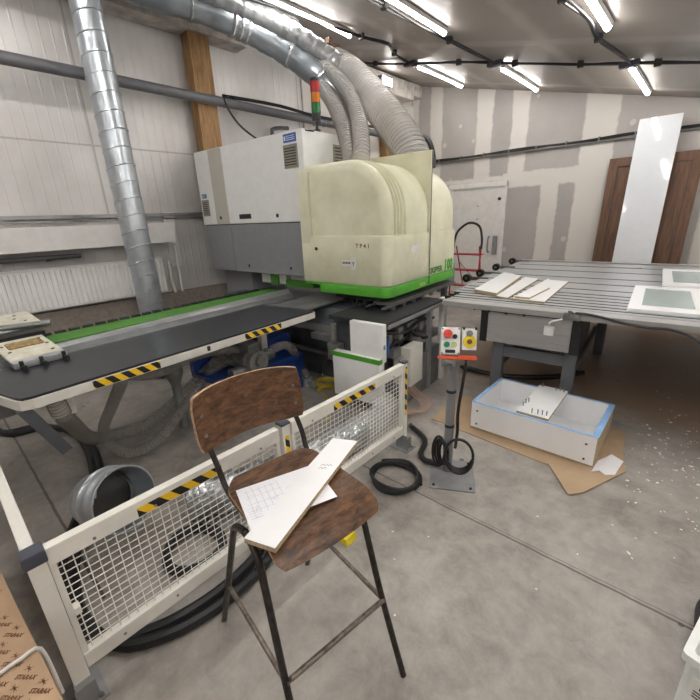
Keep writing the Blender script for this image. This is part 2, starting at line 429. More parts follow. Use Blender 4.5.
# ------------------------------------------------------------------ the hall
XL, YB, XR, YF = -5.45, 8.28, 3.3, -5.0
K = .241
def zc(x): return 4.39-K*(x-XL)
b = BM(); bx(b, XL-.2, XR+.2, YF-.2, YB+.2, -.2, 0); struct('floor', b, 'floor')
b = BM(); prism(b, [(XL-.2, zc(XL-.2)), (XR+.2, zc(XR+.2)), (XR+.2, zc(XR+.2)+.2), (XL-.2, zc(XL-.2)+.2)], YF-.2, YB+.2); struct('ceiling', b, 'ceiling_plaster')
b = BM(); bx(b, XL-.2, XL, YF, YB, 0, zc(XL)+.02); struct('wall_left', b, 'cladding')
def gable(y0, y1, nm, m):
    b = BM(); prism(b, [(XL-.2, 0), (XR+.2, 0), (XR+.2, zc(XR+.2)+.02), (XL-.2, zc(XL-.2)+.02)], y0, y1); struct(nm, b, m)
gable(YB, YB+.2, 'wall_back', 'wall_plaster'); gable(YF-.2, YF, 'wall_front', 'wall_plaster')
b = BM(); bx(b, XR, XR+.2, YF, YB, 0, zc(XR)+.02); struct('wall_right', b, 'wall_plaster')
# left wall build-up
b = BM(); bx(b, XL, XL+.06, YF, YB, 0, .86); struct('baseboard_left', b, 'plinth')
b = BM(); bx(b, XL, XL+.30, YF, 2.36, 1.53, 1.77, bev=.004); bx(b, XL, XL+.05, 2.36, 2.5, 1.2, 1.9); struct('trim_1', b, 'trunking')
b = BM(); bx(b, XL, XL+.07, YF, 3.4, 1.85, 1.89); bx(b, XL, XL+.05, -5, 3.4, 1.81, 1.83); struct('trim_2', b, 'steel')
b = BM(); bx(b, XL, XL+.28, .6, 3.82, 3.98, 4.17, bev=.01); struct('trim_3', b, 'mortar')
b = BM(); bx(b, XL, XL+.34, 5.2, 7.85, 3.98, 4.28, bev=.015); bx(b, XL, XL+.26, 7.85, 8.28, 4.1, 4.34, bev=.01); struct('trim_4', b, 'mortar')
b = BM(); bx(b, XL, XL+.04, 5.0, YB, .9, 3.98); struct('trim_5', b, 'wall_plaster')

def timber(y0, y1, z0, z1, lab):
    b = BM(); bx(b, XL+.062, XL+.24, y0, y1, z0, z1, bev=.008)
    single('timber_post', b, 'timber', lab, 'wooden post', (XL+.1, (y0+y1)/2, z0))
timber(2.98, 3.26, 1.9, 3.975, 'brown wooden wall post left of the white cabinet, under the long grey pipe')
timber(7.02, 7.4, .87, 3.975, 'pale wooden post in the far corner behind the clear hoses')

# door in the back wall
D = Root('door_1', None, None, (-3.8, YB, 0), kind='structure')
b = BM(); bx(b, -4.42, -4.34, YB-.05, YB, 0, 2.30); bx(b, -3.25, -3.17, YB-.05, YB, 0, 2.30); bx(b, -4.42, -3.17, YB-.06, YB, 2.22, 2.31)
part(D, 'door_frame', b, 'door_white', smooth=False)
b = BM(); bx(b, -4.34, -3.25, YB-.03, YB, 0.02, 2.22); lf = part(D, 'door_leaf', b, 'door_white', smooth=False)
b = BM(); tube(b, [(-3.45, YB-.04, .94), (-3.45, YB-.1, .96), (-3.45, YB-.1, 1.22), (-3.45, YB-.04, 1.24)], .018, 8)
bx(b, -3.37, -3.28, YB-.06, YB-.03, .88, 1.26); part(D, 'door_handle', b, 'cab_grey', lf)
b = BM(); cyl(b, (-3.30, YB-.055, 1.98), (-3.30, YB-.03, 1.98), .03); cyl(b, (-3.75, YB-.04, 1.86), (-3.75, YB-.03, 1.86), .012); cyl(b, (-3.75, YB-.04, 1.6), (-3.75, YB-.03, 1.6), .012)
part(D, 'lock', b, 'ink', lf)

# radiator
D = Root('radiator', 'long white ribbed panel radiator on the left wall below the trunking', 'radiator', (XL+.1, .3, .9))
b = BM(); y0, y1, z0, z1 = -1.3, 2.2, .90, 1.345
n = int((y1-y0)/.05); pf = []
for i in range(n):
    y = y0+i*(y1-y0)/n; w = (y1-y0)/n
    pf += [(y, XL+.145), (y+w*.3, XL+.145), (y+w*.42, XL+.165), (y+w*.88, XL+.165)]
pf += [(y1, XL+.145), (y1, XL+.08), (y0, XL+.08)]
prism(b, [(x, y) for y, x in pf], z0+.02, z1-.03, 'z')
bx(b, XL+.075, XL+.15, y0, y1, z0, z0+.02); bx(b, XL+.075, XL+.15, y0, y1, z1-.03, z1-.005)
part(D, 'ribbed_panel', b, 'radiator_white', smooth=False)
b = BM(); bx(b, XL+.06, XL+.17, y0-.01, y1+.01, z1-.004, z1+.004, bev=.002)
for i in range(int((y1-y0)/.06)): bx(b, XL+.085, XL+.14, y0+.02+i*.06, y0+.045+i*.06, z1+.004, z1+.006)
part(D, 'top_grille', b, 'radiator_white', smooth=False)
b = BM(); bx(b, XL+.06, XL+.07, 0, .05, 1.0, 1.3); bx(b, XL+.06, XL+.07, 1.6, 1.65, 1, 1.3); parts(D, 'bracket', b, 'steel', smooth=False)
b = BM(); tube(b, [(XL+.12, YF, 1.46), (XL+.12, .9, 1.455), (XL+.12, .98, 1.44)], .028, 10); single('heating_pipe', b, 'pipe_grey', 'grey insulated heating pipe end above the radiator', 'pipe', (XL+.12, 0, 1.45))
b = BM(); tube(b, [(XL+.1, 2.30, 1.3), (XL+.1, 2.30, 1.0), (XL+.1, 2.32, .861)], .022, 8)
single('riser_pipe', b, 'white_paint', 'short white riser pipe at the right end of the radiator', 'pipe', (XL+.1, 2.30, .87))
b = BM(); tube(b, [(XL+.1, 2.42, 1.5), (XL+.1, 2.42, .861)], .018, 8)
single('riser_pipe', b, 'white_paint', 'taller thin white riser pipe, the one farther from the radiator', 'pipe', (XL+.1, 2.42, .87))

# long wall pipe
D = Root('wall_pipe', 'long dark grey pipe running level along the upper left wall', 'pipe', (XL+.12, 2.5, 3.28))
b = BM(); tube(b, [(XL+.30, YF, 3.26), (XL+.30, 8.2, 3.245)], .058, 16, ds=2); part(D, 'pipe', b, 'pipe_grey')
b = BM()
for y in (-1, .7, 3.33, 5.2, 7): tube(b, [(XL+.30+.062*math.cos(a), y, 3.25+.062*math.sin(a)) for a in [i*2*PI/16 for i in range(16)]], .006, 6, closed=True, smooth=False); bx(b, XL+.0, XL+.24, y-.01, y+.01, 3.24, 3.26)
parts(D, 'clamp', b, 'steel')
b = BM()
for dy, dz in ((0, .075), (.0, .055)): tube(b, [(XL+.34, 3.3, 3.25+dz), (XL+.36, 4.2, 3.27+dz), (XL+.35, 5, 3.24+dz), (XL+.36, 6.2, 3.26+dz), (XL+.35, 8, 3.25+dz)], .012, 6, ds=.2)
single('cable_bundle', b, 'cable_black', 'black cables lying on the grey wall pipe right of the wooden post', 'cable', (XL+.3, 3.3, 3.25))
b = BM(); tube(b, [(XL+.36, 3.3, 3.3), (XL+.38, 3.34, 3.15), (XL+.42, 3.5, 2.95), (XL+.4, 3.9, 2.78), (XL+.3, 4.4, 2.7)], .013, 8)
single('hanging_cable', b, 'cable_black', 'thin black cable sagging from the grey pipe towards the white cabinet', 'cable', (XL+.3, 3.4, 2.7))
b = BM(); tube(b, [(XL+.1, 4.25, 2.5), (XL+.1, 4.25, 3.0), (XL+.12, 4.28, 3.08), (XL+.2, 4.5, 3.1)], .03, 8)
single('bent_pipe', b, 'pipe_grey', 'short bent grey pipe below the wall pipe above the white cabinet', 'pipe', (XL+.1, 4.3, 2.5))
b = BM(); bx(b, XL+.0, XL+.03, 1.92, 1.97, 1.9, 3.2); single('wall_strap', b, 'steel', 'narrow vertical metal strip on the left wall beside the spiral duct', 'strip', (XL+.02, 1.94, 1.9))

# spiral duct, near vertical
D = Root('spiral_duct', 'tall galvanised spiral duct rising from behind the green beam to the ceiling', 'duct', (-4.55, 1.66, .1))
cx, cy, rr = -4.62, 1.70, .132
b = BM(); cyl(b, (cx, cy, .05), (cx-.02, cy-.02, 4.1), rr, n=40, caps=False); part(D, 'duct_body', b, 'galvanised')
b = BM(); z = .1
while z < 4.05:
    f = z/4.1
    tube(b, [(cx-.02*f+(rr+.001)*math.cos(a), cy-.02*f+(rr+.001)*math.sin(a), z+.035*math.sin(a+1)) for a in [i*2*PI/28 for i in range(28)]], .007, 5, closed=True, smooth=False); z += .158
part(D, 'seam_rib', b, 'galvanised')

# back wall conduit and lights
D = Root('wall_conduit', 'black cables on a thin grey conduit across the back wall', 'conduit', (-2, YB, 2.81))
b = BM(); cyl(b, (-5.3, YB-.03, 2.79), (3.2, YB-.03, 2.79), .022, n=10); part(D, 'conduit', b, 'conduit_grey')
b = BM(); tube(b, [(-5.3+i*.5, YB-.045, 2.835+.012*math.sin(i*1.7)) for i in range(18)], .018, 6, ds=.2)
tube(b, [(-5.3+i*.5, YB-.05, 2.82+.012*math.sin(i*2.3+1)) for i in range(18)], .013, 6, ds=.2); part(D, 'cable', b, 'cable_black')
b = BM()
for i in range(16): bx(b, -5.2+i*.5, -5.18+i*.5, YB-.07, YB, 2.77, 2.86)
parts(D, 'clip', b, 'conduit_grey', smooth=False)

tilt = math.atan(K)
def light(x, y, lab):
    z = zc(x)
    D = Root('ceiling_light', lab, 'ceiling light', (x, y, z-.03), group='tube lights on the sloping ceiling')
    D.o.rotation_euler = (0, tilt, 0)
    D.base = Vector((0, 0, 0))
    b = BM(); bx(b, -.035, .035, -.76, .76, -.012, .026, bev=.006); part(D, 'housing', b, 'white_paint', smooth=False)
    b = BM(); tube(b, [(0, -.74, -.022), (0, .74, -.022)], .027, 12, smooth=False); part(D, 'lit_tube', b, 'tube_light')
LAB = {(-4.02, 7.05): 'lit tube light nearest the far left corner, above the clear hoses', (-2.66, 7.12): 'lit tube light near the back wall, middle of the far row',
       (-1.06, 7.05): 'lit tube light near the back wall, above the leaning glossy white sheet', (-4.0, 3.87): 'lit tube light above the grey duct and signal tower, nearest row',
       (-2.66, 3.95): 'lit tube light in the top middle, left one cut by the frame top', (-1.04, 4.02): 'lit tube light cut by the top edge at upper right'}
for (x, y), lab in LAB.items(): light(x, y, lab)
for x in (.55, 2.0): 
    for y in (7.05, 3.9): light(x, y, 'lit tube light on the lower side of the ceiling, outside the view')
for x in (-4.0, -2.66, -1.06, .55, 2.0):
    for y in (.75, -2.4): light(x, y, 'lit tube light on the ceiling behind the viewer')
# ceiling cables
def ccable(name, pts, r, lab, w=.02, n=2):
    b = BM()
    for q in range(n):
        tube(b, [(x+(q*.022), y+(q*.018), zc(x)-.03-w*abs(math.sin(i*1.9+q))) for i, (x, y) in enumerate(pts)], r, 7, ds=.12)
    for i, (x, y) in enumerate(pts[1:-1]):
        if i % 2 == 0: bx(b, x-.022, x+.045, y-.012, y+.03, zc(x)-.075, zc(x))
    single(name, b, 'cable_black', lab, 'cable', (pts[0][0], pts[0][1], zc(pts[0][0])))
ccable('ceiling_cable', [(-5.2+i*.4, 6.1+.05*math.sin(i*.9)) for i in range(21)], .014, 'black cable run crossing the whole ceiling in front of the far tube lights', .015)
ccable('ceiling_cable', [(-4.25, 2.6), (-4.2, 3.2), (-4.1, 3.8), (-3.9, 4.7), (-3.7, 5.0), (-3.95, 5.5), (-4.1, 6.1)], .013, 'looping black cable beside the tube light above the grey duct', .03)
ccable('ceiling_cable', [(-2.95, 3.2), (-2.86, 3.8), (-2.82, 4.4), (-2.78, 5.0), (-2.7, 5.6), (-2.66, 6.1)], .013, 'black cable on the ceiling beside the top middle tube light', .03)
ccable('ceiling_cable', [(-1.3, 3.4), (-1.24, 4.0), (-1.16, 4.5), (-1.2, 5.1), (-1.1, 5.6), (-1.06, 6.1)], .013, 'black cable on the ceiling left of the upper right tube light', .03)
for x, l in ((-4.05, 'leftmost'), (-2.66, 'middle'), (-1.06, 'rightmost')):
    b = BM(); bx(b, x-.1, x+.1, 6.05, 6.15, zc(x)-.075, zc(x)-.02, bev=.01)
    single('junction_box', b, 'cap_dark', {'leftmost': 'small dark junction box on the ceiling above the far corner', 'middle': 'small dark junction box at the near end of the middle far tube light', 'rightmost': 'small dark junction box at the near end of the right far tube light'}[l], 'junction box', (x, 6.1, zc(x)-.07))
D = Root('flood_light', 'small lit flood lamp on the mortar beam in the far left corner', 'lamp', (-5.0, 6.9, 4.0))
b = BM(); bx(b, -5.11, -5.02, 6.62, 6.68, 4.08, 4.18); bx(b, -5.08, -4.99, 6.6, 6.9, 4.02, 4.16, bev=.01); part(D, 'lamp_body', b, 'cap_dark')
b = BM(); bx(b, -4.99, -4.975, 6.61, 6.89, 4.03, 4.15); part(D, 'lens', b, 'flood_light')

# ------------------------------------------------------------------ overhead ducts
def ridged(R, pitch, amp): return lambda s: R+amp*math.cos(2*PI*s/pitch)
def wrinkle(R): return lambda s: R*(1+.035*math.sin(s*23)+.02*math.sin(s*57+1))
D = Root('foil_duct', 'large grey foil wrapped duct hanging under the ceiling, curving down towards the hood', 'duct', (-4.6, 2.8, 3.9))
P1 = [(-4.85, .8, 4.02), (-4.75, 1.9, 4.0), (-4.68, 2.5, 3.98), (-4.58, 2.9, 3.95), (-4.42, 3.45, 3.82), (-4.15, 3.85, 3.57), (-3.78, 3.98, 3.24), (-3.45, 4.0, 3.02)]
b = BM(); tube(b, P1, wrinkle(.145), 24, ds=.05); part(D, 'duct_body', b, 'duct_grey')
b = BM(); SP = spline(P1, .02)
for i in (30, 95, 118, 122, 126, 152, 178, 200, 222, 246):
    if i+3 < len(SP): tube(b, SP[i:i+3], .154, 24, smooth=False)
parts(D, 'film_band', b, 'foil_film')
D = Root('silver_duct', 'crumpled film wrapped duct running just above the larger grey duct', 'duct', (-4.4, 2.6, 4))
P2 = [(-4.5, 1.2, 4.10), (-4.48, 2.2, 4.08), (-4.42, 2.9, 4.05), (-4.3, 3.4, 3.97), (-4.1, 3.8, 3.80), (-3.85, 4.05, 3.58), (-3.6, 4.15, 3.38)]
b = BM(); tube(b, P2, lambda s: .11*(1+.05*math.sin(s*41)+.03*math.sin(s*97)), 20, ds=.02); part(D, 'duct_body', b, 'duct_film')
b = BM()
for q in (0, 1):
    tube(b, [Vector(p)+Vector((0, 0, .14+q*.02)) for p in P2[:5]], .006, 5)
part(D, 'hanging_wire', b, 'steel')
for (p, l) in (((-4.28, 3.3, 4.13), 'brown and black clamp on the silver duct, the one nearer the wooden post'), ((-3.9, 4.12, 3.76), 'brown and black clamp on the ducts above the signal tower')):
    b = BM(); x, y, z = p; bx(b, x-.05, x+.05, y-.08, y+.12, z-.03, z, bev=.008); bx(b, x-.04, x+.04, y-.06, y+.0, z, z+.05, bev=.01)
    tube(b, [(x, y+.05, z), (x+.02, y+.12, z-.03), (x+.02, y+.2, z-.06)], .018, 6)
    single('duct_clamp', b, 'brown_board', l, 'clamp', p)
def hose(name, pts, R, lab, pitch=.035, m='clear_hose', wire='hose_wire', frame='M', wr=.0035):
    D = Root(name, lab, 'hose', pts[0], frame)
    b = BM(); tube(b, pts, ridged(R, pitch, R*.035), 20, ds=pitch/5); part(D, 'hose_wall', b, m)
    b = BM(); helix(b, pts, R*1.03, pitch, wr, 4, 18); part(D, 'wire_spiral', b, wire)
    return D
hose('suction_hose', [(-3.75, 4.3, 3.40), (-3.6, 4.2, 3.30), (-3.25, 4.0, 3.01), (-2.88, 3.7, 2.674), (-2.66, 3.5, 2.41), (-2.58, 3.44, 2.27)], .085, 'clear ribbed hose entering the hood top, leftmost of the three', .04, wr=.0055)
hose('suction_hose', [(-3.95, 4.35, 3.68), (-3.7, 4.3, 3.554), (-3.365, 4.2, 3.335), (-3.0, 4.0, 3.03), (-2.68, 3.7, 2.70), (-2.48, 3.46, 2.42), (-2.42, 3.36, 2.27)], .085, 'clear ribbed hose entering the hood top, middle of the three', .04, wr=.0055)
hose('suction_hose', [(-3.95, 4.6, 3.75), (-3.7, 4.55, 3.62), (-3.29, 4.42, 3.37), (-2.88, 4.27, 3.03), (-2.55, 4.15, 2.72), (-2.3, 4.05, 2.45), (-2.2, 4.0, 2.28)], .18, 'wide clear ribbed hose entering the hood top on the right', .045, wr=.006)
b = BM(); tube(b, [(-2.75, 4.55, 2.5), (-2.55, 4.55, 2.60), (-2.38, 4.5, 2.60), (-2.24, 4.45, 2.52), (-2.16, 4.4, 2.36), (-2.14, 4.36, 2.24)], .028, 10); tube(b, [(-2.7, 4.6, 2.44), (-2.5, 4.6, 2.53), (-2.36, 4.58, 2.50), (-2.25, 4.5, 2.30)], .018, 8)
single('black_cable', b, 'cable_black', 'thick black cable arching over the top right of the cream hood', 'cable', (-1.9, 4.4, 2.2), 'M')

# ------------------------------------------------------------------ the machine
MC = Root('cnc_machine', 'large cream and white woodworking machine with green stripe and rounded hood', 'machine', (-2.9, 3.6, 0), 'M')
def profile(d, R=.5, zt=2.26, xr=-1.9, xl=-2.95, zb=1.09, n=14):
    p = [(xl, zb), (xl, zt-d-.04), (xl+.01, zt-d-.01), (xl+.04, zt-d)]
    p += [(xl+(xr-R-xl)*f, zt-d) for f in (.35, .7)]
    for i in range(n+1):
        a = PI/2*(1-i/n); r = max(.02, R-d); p.append((xr-R+r*math.cos(a), zt-R+r*math.sin(a)))
    p += [(xr-d, 1.55), (xr-d, zb)]
    return p
def loft(bm, rings, cap0=True, cap1=True):
    V = [[bm.verts.new(q) for q in r] for r in rings]; n = len(V[0])
    for i in range(len(V)-1):
        for k in range(n): bm.faces.new((V[i][k], V[i][(k+1) % n], V[i+1][(k+1) % n], V[i+1][k]))
    if cap0: bm.faces.new(V[0][::-1])
    if cap1: bm.faces.new(V[-1])
def rrect(x0, x1, y0, y1, z, r, n=8, corners=(1, 1, 1, 1)):
    out = []
    for (cx_, cy_, a0, k) in ((x1-r, y0+r, -PI/2, 0), (x1-r, y1-r, 0, 1), (x0+r, y1-r, PI/2, 2), (x0+r, y0+r, PI, 3)):
        if corners[k]: out += [(cx_+r*math.cos(a0+PI/2*i/n), cy_+r*math.sin(a0+PI/2*i/n), z) for i in range(n+1)]
        else: out.append({0: (x1, y0, z), 1: (x1, y1, z), 2: (x0, y1, z), 3: (x0, y0, z)}[k])
    return out
def hood_part(y0, y1, front, name, grooves, xl=-2.95, skirt_l=-2.95):
    b = BM(); rg = []
    seq = []
    rf = .10
    if front:
        for i in range(9):
            a = PI/2*i/8; seq.append((y0+rf*(1-math.sin(a)), rf*(1-math.cos(a))+.012))
        seq.reverse(); seq = sorted(set(seq))
        seq = [(y0+rf*(1-math.cos(PI/2*i/8)), rf*(1-math.sin(PI/2*i/8))+.012) for i in range(9)]
    else: seq = [(y0, .012)]
    for g in grooves:
        seq += [(g-.022, .012), (g-.010, .020), (g, .040), (g+.004, .040), (g+.008, .010), (g+.012, .006), (g+.02, .010)]
    if front: seq.append((y1, .012))
    else:
        seq += [(y1-rf+rf*math.sin(PI/2*i/8), rf*(1-math.cos(PI/2*i/8))+.012) for i in range(9)]
    for y, d in seq: rg.append([(x, y+(.022*(y1-y)/(y1-y0) if front else 0), z) for x, z in profile(d, xl=xl)])
    loft(b, rg)
    # lower skirt, standing a little proud, with a lip
    c = (1, 0, 0, 0) if front else (0, 1, 0, 0)
    def rr_(o, z): return rrect(skirt_l, -1.9+o, y0-(o if front else 0), y1+(0 if front else o), z, .09, 8, c)
    loft(b, [rr_(0, 1.115), rr_(.012, 1.13), rr_(.012, 1.545), rr_(.004, 1.568), rr_(-.02, 1.58)])
    if front:   # raised left border of the recessed front panel
        bx(b, -2.955, -2.82, y0-.014, y0+.05, 1.5, 2.185, bev=.014)
    return part(MC, name, b, 'cream_hood')
fh = hood_part(3.02, 3.80, True, 'front_hood', (3.145, 3.20, 3.26, 3.325))
rh = hood_part(3.835, 4.52, False, 'rear_hood', (), xl=-2.8, skirt_l=-2.8)
b = BM(); bx(b, -2.62, -1.882, 3.80, 3.835, 1.114, 2.335, bev=.004); part(MC, 'divider_plate', b, 'cream_hood', smooth=False)
b = BM(); bx(b, -1.889, -1.8805, 3.808, 3.827, 1.03, 2.33); part(MC, 'hood_seam', b, 'vent_dark', smooth=False)
b = BM()
def gr(o, z): return rrect(-2.78, -1.885+o, 3.005-o, 4.535+o, z, .095, 8, (1, 1, 0, 1))
loft(b, [gr(-.01, 1.012), gr(.003, 1.017), gr(.003, 1.095), gr(-.004, 1.114)])
part(MC, 'green_band', b, 'machine_green')
b = BM(); prism(b, [(-2.95, 1.10), (-2.95, 1.12), (-2.7, 1.114), (-2.7, 1.08)], 3.02, 3.3); part(MC, 'hood_lip', b, 'machine_green', smooth=False)
# lettering
def side_m(y, z): return basis((-1.8865, y, z), (0, 1, 0), (0, 0, 1))
b = BM(); text_bm(b, 'SKIPPER', .085, side_m(3.85, 1.135), bold=.0035); part(MC, 'lettering', b, 'dark_green', rh, False)
b = BM(); text_bm(b, '100', .155, side_m(4.20, 1.135), bold=.010); part(MC, 'lettering', b, 'machine_green', rh, False)
b = BM(); text_bm(b, 'BIESSE', .05, basis((-1.8805, 3.60, 1.035), (0, 1, 0), (0, 0, 1)), bold=.001); part(MC, 'lettering', b, 'button_lime', None, False)
b = BM(); text_bm(b, 'T P 4 1', .055, basis((-2.25, 3.0065, 1.47), (1, 0, 0), (0, 0, 1)), bold=.001); part(MC, 'hand_numbering', b, 'ink_brown', fh, False)
b = BM(); bx(b, -2.42, -2.31, 3.004, 3.0079, 1.30, 1.355); bx(b, -2.305, -2.25, 3.004, 3.0079, 1.26, 1.38); st = part(MC, 'sticker', b, 'sticker_white', fh, False)
b = BM(); bx(b, -1.888, -1.8845, 3.42, 3.56, 1.40, 1.46); bx(b, -1.888, -1.8845, 3.52, 3.57, 1.37, 1.48); part(MC, 'sticker', b, 'sticker_white', fh, False)
b = BM(); [bx(b, -2.41+.02*i, -2.397+.02*i, 3.0032, 3.004, 1.318, 1.337) for i in range(5)]; text_bm(b, 'Y', .06, basis((-2.298, 3.0035, 1.30), (1, 0, 0), (0, 0, 1))); part(MC, 'printing', b, 'ink', fh, False)
b = BM(); cyl(b, (-2.75, 3.008, 1.455), (-2.75, 3.0, 1.455), .017); part(MC, 'latch', b, 'ink', fh)

# white electric cabinet
CF = 3.15
b = BM(); bx(b, -4.9, -2.975, CF, 4.0, 1.722, 2.60, bev=.008); uc = part(MC, 'upper_cabinet', b, 'cab_white', smooth=False)
b = BM(); bx(b, -4.595, -4.33, CF-.003, CF+.01, 1.726, 2.592); part(MC, 'beige_panel', b, 'cab_beige', uc, False)
b = BM(); bx(b, -4.885, -2.975, CF+.01, 3.98, 1.13, 1.712, bev=.006); lc = part(MC, 'lower_cabinet', b, 'cab_grey', smooth=False)
b = BM(); bx(b, -4.6, -4.33, CF+.006, CF+.02, 1.14, 1.70); part(MC, 'lower_panel', b, 'cab_grey', lc, False)
b = BM(); bx(b, -4.89, -2.98, CF+.02, 3.95, 1.71, 1.724); part(MC, 'cabinet_joint', b, 'vent_dark', smooth=False)
def vent(x0, x1, z0, z1, yv=CF):
    b = BM(); bx(b, x0, x1, yv-.012, yv, z0, z1, bev=.004); v = part(MC, 'vent_grille', b, 'vent', uc, False)
    b = BM(); k = 7
    for i in range(k):
        z = z0+.02+(z1-z0-.04)*(i+.2)/k; bx(b, x0+.015, x1-.015, yv-.016, yv-.011, z, z+(z1-z0)/k*.3)
    v2 = part(MC, 'vent_slots', b, 'vent_dark', uc, False)
vent(-3.25, -3.05, 2.255, 2.475); vent(-4.86, -4.72, 1.83, 2.03)
for x0, x1, z0, z1 in ((-3.245, -3.06, 2.495, 2.575), (-4.85, -4.75, 2.05, 2.10)):
    b = BM(); bx(b, x0, x1, CF-.003, CF, z0, z1); s = part(MC, 'sticker', b, 'sticker_blue', uc, False)
    b = BM()
    for i in range(3): bx(b, x0+.04+.0*i, x1-.02, CF-.0045, CF-.003, z0+(z1-z0)*(.25+.22*i), z0+(z1-z0)*(.32+.22*i))
    bx(b, x0+.012, x0+.03, CF-.0045, CF-.003, z0+(z1-z0)*.25, z0+(z1-z0)*.75)
    part(MC, 'printing', b, 'sticker_white', uc, False)
b = BM()
for x, z in ((-4.50, 1.80), (-3.44, 1.795)): cyl(b, (x, CF-.004, z), (x, CF, z), .022, n=14)
bx(b, -4.12, -3.9, CF-.004, CF, 1.775, 1.83)
for x in (-4.05, -3.3): bx(b, x, x+.015, CF-.01, CF, 1.2, 1.23)
parts(MC, 'slot_and_keyhole', b, 'ink', uc, False)
# side face with grille
b = BM()
bx(b, -2.975, -2.963, 3.62, 3.95, 2.25, 2.5); part(MC, 'vent_grille', b, 'vent', uc, False)
b = BM()
for i in range(7): bx(b, -2.963, -2.959, 3.64, 3.93, 2.27+i*.032, 2.282+i*.032)
part(MC, 'vent_slots', b, 'vent_dark', uc, False)
b = BM(); tube(b, [(-2.97, 3.2, 2.585), (-2.95, 3.3, 2.585)], .008, 6); tube(b, [(-2.97, 3.75, 2.57), (-2.95, 3.85, 2.57)], .008, 6); parts(MC, 'hinge', b, 'ink', uc)
# support leg below the cabinet
b = BM(); bx(b, -4.80, -4.22, 3.3, 3.9, 0, 1.128, bev=.01); part(MC, 'support_leg', b, 'cab_grey', smooth=False)
b = BM(); bx(b, -3.95, -3.5, 3.25, 3.7, 1.0, 1.128, bev=.01); bx(b, -3.45, -3.05, 3.28, 3.8, 1.0, 1.128); parts(MC, 'drive_housing', b, 'table_paint', smooth=False)
b = BM(); bx(b, -3.75, -3.62, 3.22, 3.26, .99, 1.12); bx(b, -3.5, -3.05, 3.24, 3.4, .98, 1.06); parts(MC, 'guide_block', b, 'dark_green', smooth=False)
# signal tower
b = BM(); cyl(b, (-2.99, 3.4, 2.60), (-2.99, 3.4, 2.70), .014, n=10); cyl(b, (-2.99, 3.4, 2.69), (-2.99, 3.4, 2.76), .044, n=20)
cyl(b, (-2.99, 3.4, 2.6), (-2.99, 3.4, 2.615), .035)
tw = part(MC, 'signal_tower', b, 'cable_black')
b = BM(); cyl(b, (-2.99, 3.4, 3.038), (-2.99, 3.4, 3.068), .044, n=20); part(MC, 'tower_cap', b, 'cable_black', tw)
for nm, z0, m in (('green_lens', 2.76, 'signal_green'), ('orange_lens', 2.855, 'signal_orange'), ('red_lens', 2.95, 'signal_red')):
    b = BM(); cyl(b, (-2.99, 3.4, z0), (-2.99, 3.4, z0+.088), .046, n=24)
    for i in range(5): cyl(b, (-2.99, 3.4, z0+.008+i*.014), (-2.99, 3.4, z0+.012+i*.014), .0475, n=24)
    part(MC, nm, b, m, tw)
b = BM()
for z in (2.85, 2.945): cyl(b, (-2.99, 3.4, z-.003), (-2.99, 3.4, z+.005), .0465, n=24)
parts(MC, 'spacer_ring', b, 'cable_black', tw)
# head below the hood
b = BM(); bx(b, -2.62, -2.2, 3.12, 4.3, .95, 1.011, bev=.01); bx(b, -2.2, -2.0, 3.06, 4.4, .965, 1.011)
for i in range(5): cyl(b, (-2.5+i*.1, 3.14, .94), (-2.5+i*.1, 3.14, .90), .03, .015, n=12)
part(MC, 'drilling_head', b, 'black_rubber')
b = BM(); bx(b, -2.05, -1.86, 3.0, 4.45, .952, .975); bx(b, -1.9, -1.86, 2.9, 4.5, .935, .95)
for i in range(7): bx(b, -1.895, -1.865, 3.05+i*.2, 3.09+i*.2, .90, .952)
part(MC, 'guide_rail', b, 'steel', smooth=False)
b = BM(); tube(b, [(-2.2, 3.08, .95), (-2.12, 2.98, .9), (-2.1, 2.95, .93), (-2.02, 3.0, .96)], .012, 6); tube(b, [(-2.3, 3.1, .95), (-2.25, 3.0, .91), (-2.18, 3.05, .95)], .01, 6); parts(MC, 'hanging_hose', b, 'cable_black')
# bed and base
b = BM(); bx(b, -4.35, -2.3, 3.1, 4.6, 0, .62, bev=.01); bx(b, -4.4, -2.35, 2.96, 4.6, .62, .70, bev=.008)
prism(b, [(2.82, .70), (2.98, .86), (4.6, .86), (4.6, .70)], -4.4, -2.35, 'x')
part(MC, 'machine_bed', b, 'bed_dark', smooth=False)
b = BM(); bx(b, -4.4, -2.36, 2.78, 2.83, .66, .72); bx(b, -3.1, -2.62, 2.62, 3.6, .89, .905); bx(b, -4.4, -2.36, 3.02, 3.06, .30, .34); bx(b, -2.62, -2.36, 2.7, 2.9, .60, .66)
parts(MC, 'bed_rail', b, 'bed_grey', smooth=False)
b = BM(); bx(b, -2.33, -1.86, 2.72, 3.72, 0, .84); part(MC, 'base_body', b, 'bed_dark', smooth=False)
b = BM(); bx(b, -2.3, -1.665, 2.62, 3.76, .865, .90, bev=.004); part(MC, 'base_top', b, 'ink', smooth=False)
b = BM(); bx(b, -1.675, -1.655, 2.64, 3.76, .845, .878); bx(b, -1.70, -1.655, 3.42, 3.46, 0, .86); part(MC, 'edge_profile', b, 'aluminium', smooth=False)
b = BM(); bx(b, -1.71, -1.65, 3.72, 3.79, 0, .915, bev=.004); parts(MC, 'base_post', b, 'cab_white', smooth=False)
b = BM(); bx(b, -1.85, -1.68, 3.0, 3.7, 0, .42); bx(b, -1.85, -1.70, 2.8, 3.7, .52, .60); parts(MC, 'side_panel', b, 'bed_grey', smooth=False)
b = BM(); bx(b, -2.01, -1.665, 2.56, 2.62, .56, .898, bev=.008); g1 = part(MC, 'front_guard', b, 'cab_white')
b = BM(); bx(b, -2.19, -1.675, 2.52, 2.60, .17, .60, bev=.008); g2 = part(MC, 'lower_guard', b, 'cab_white')
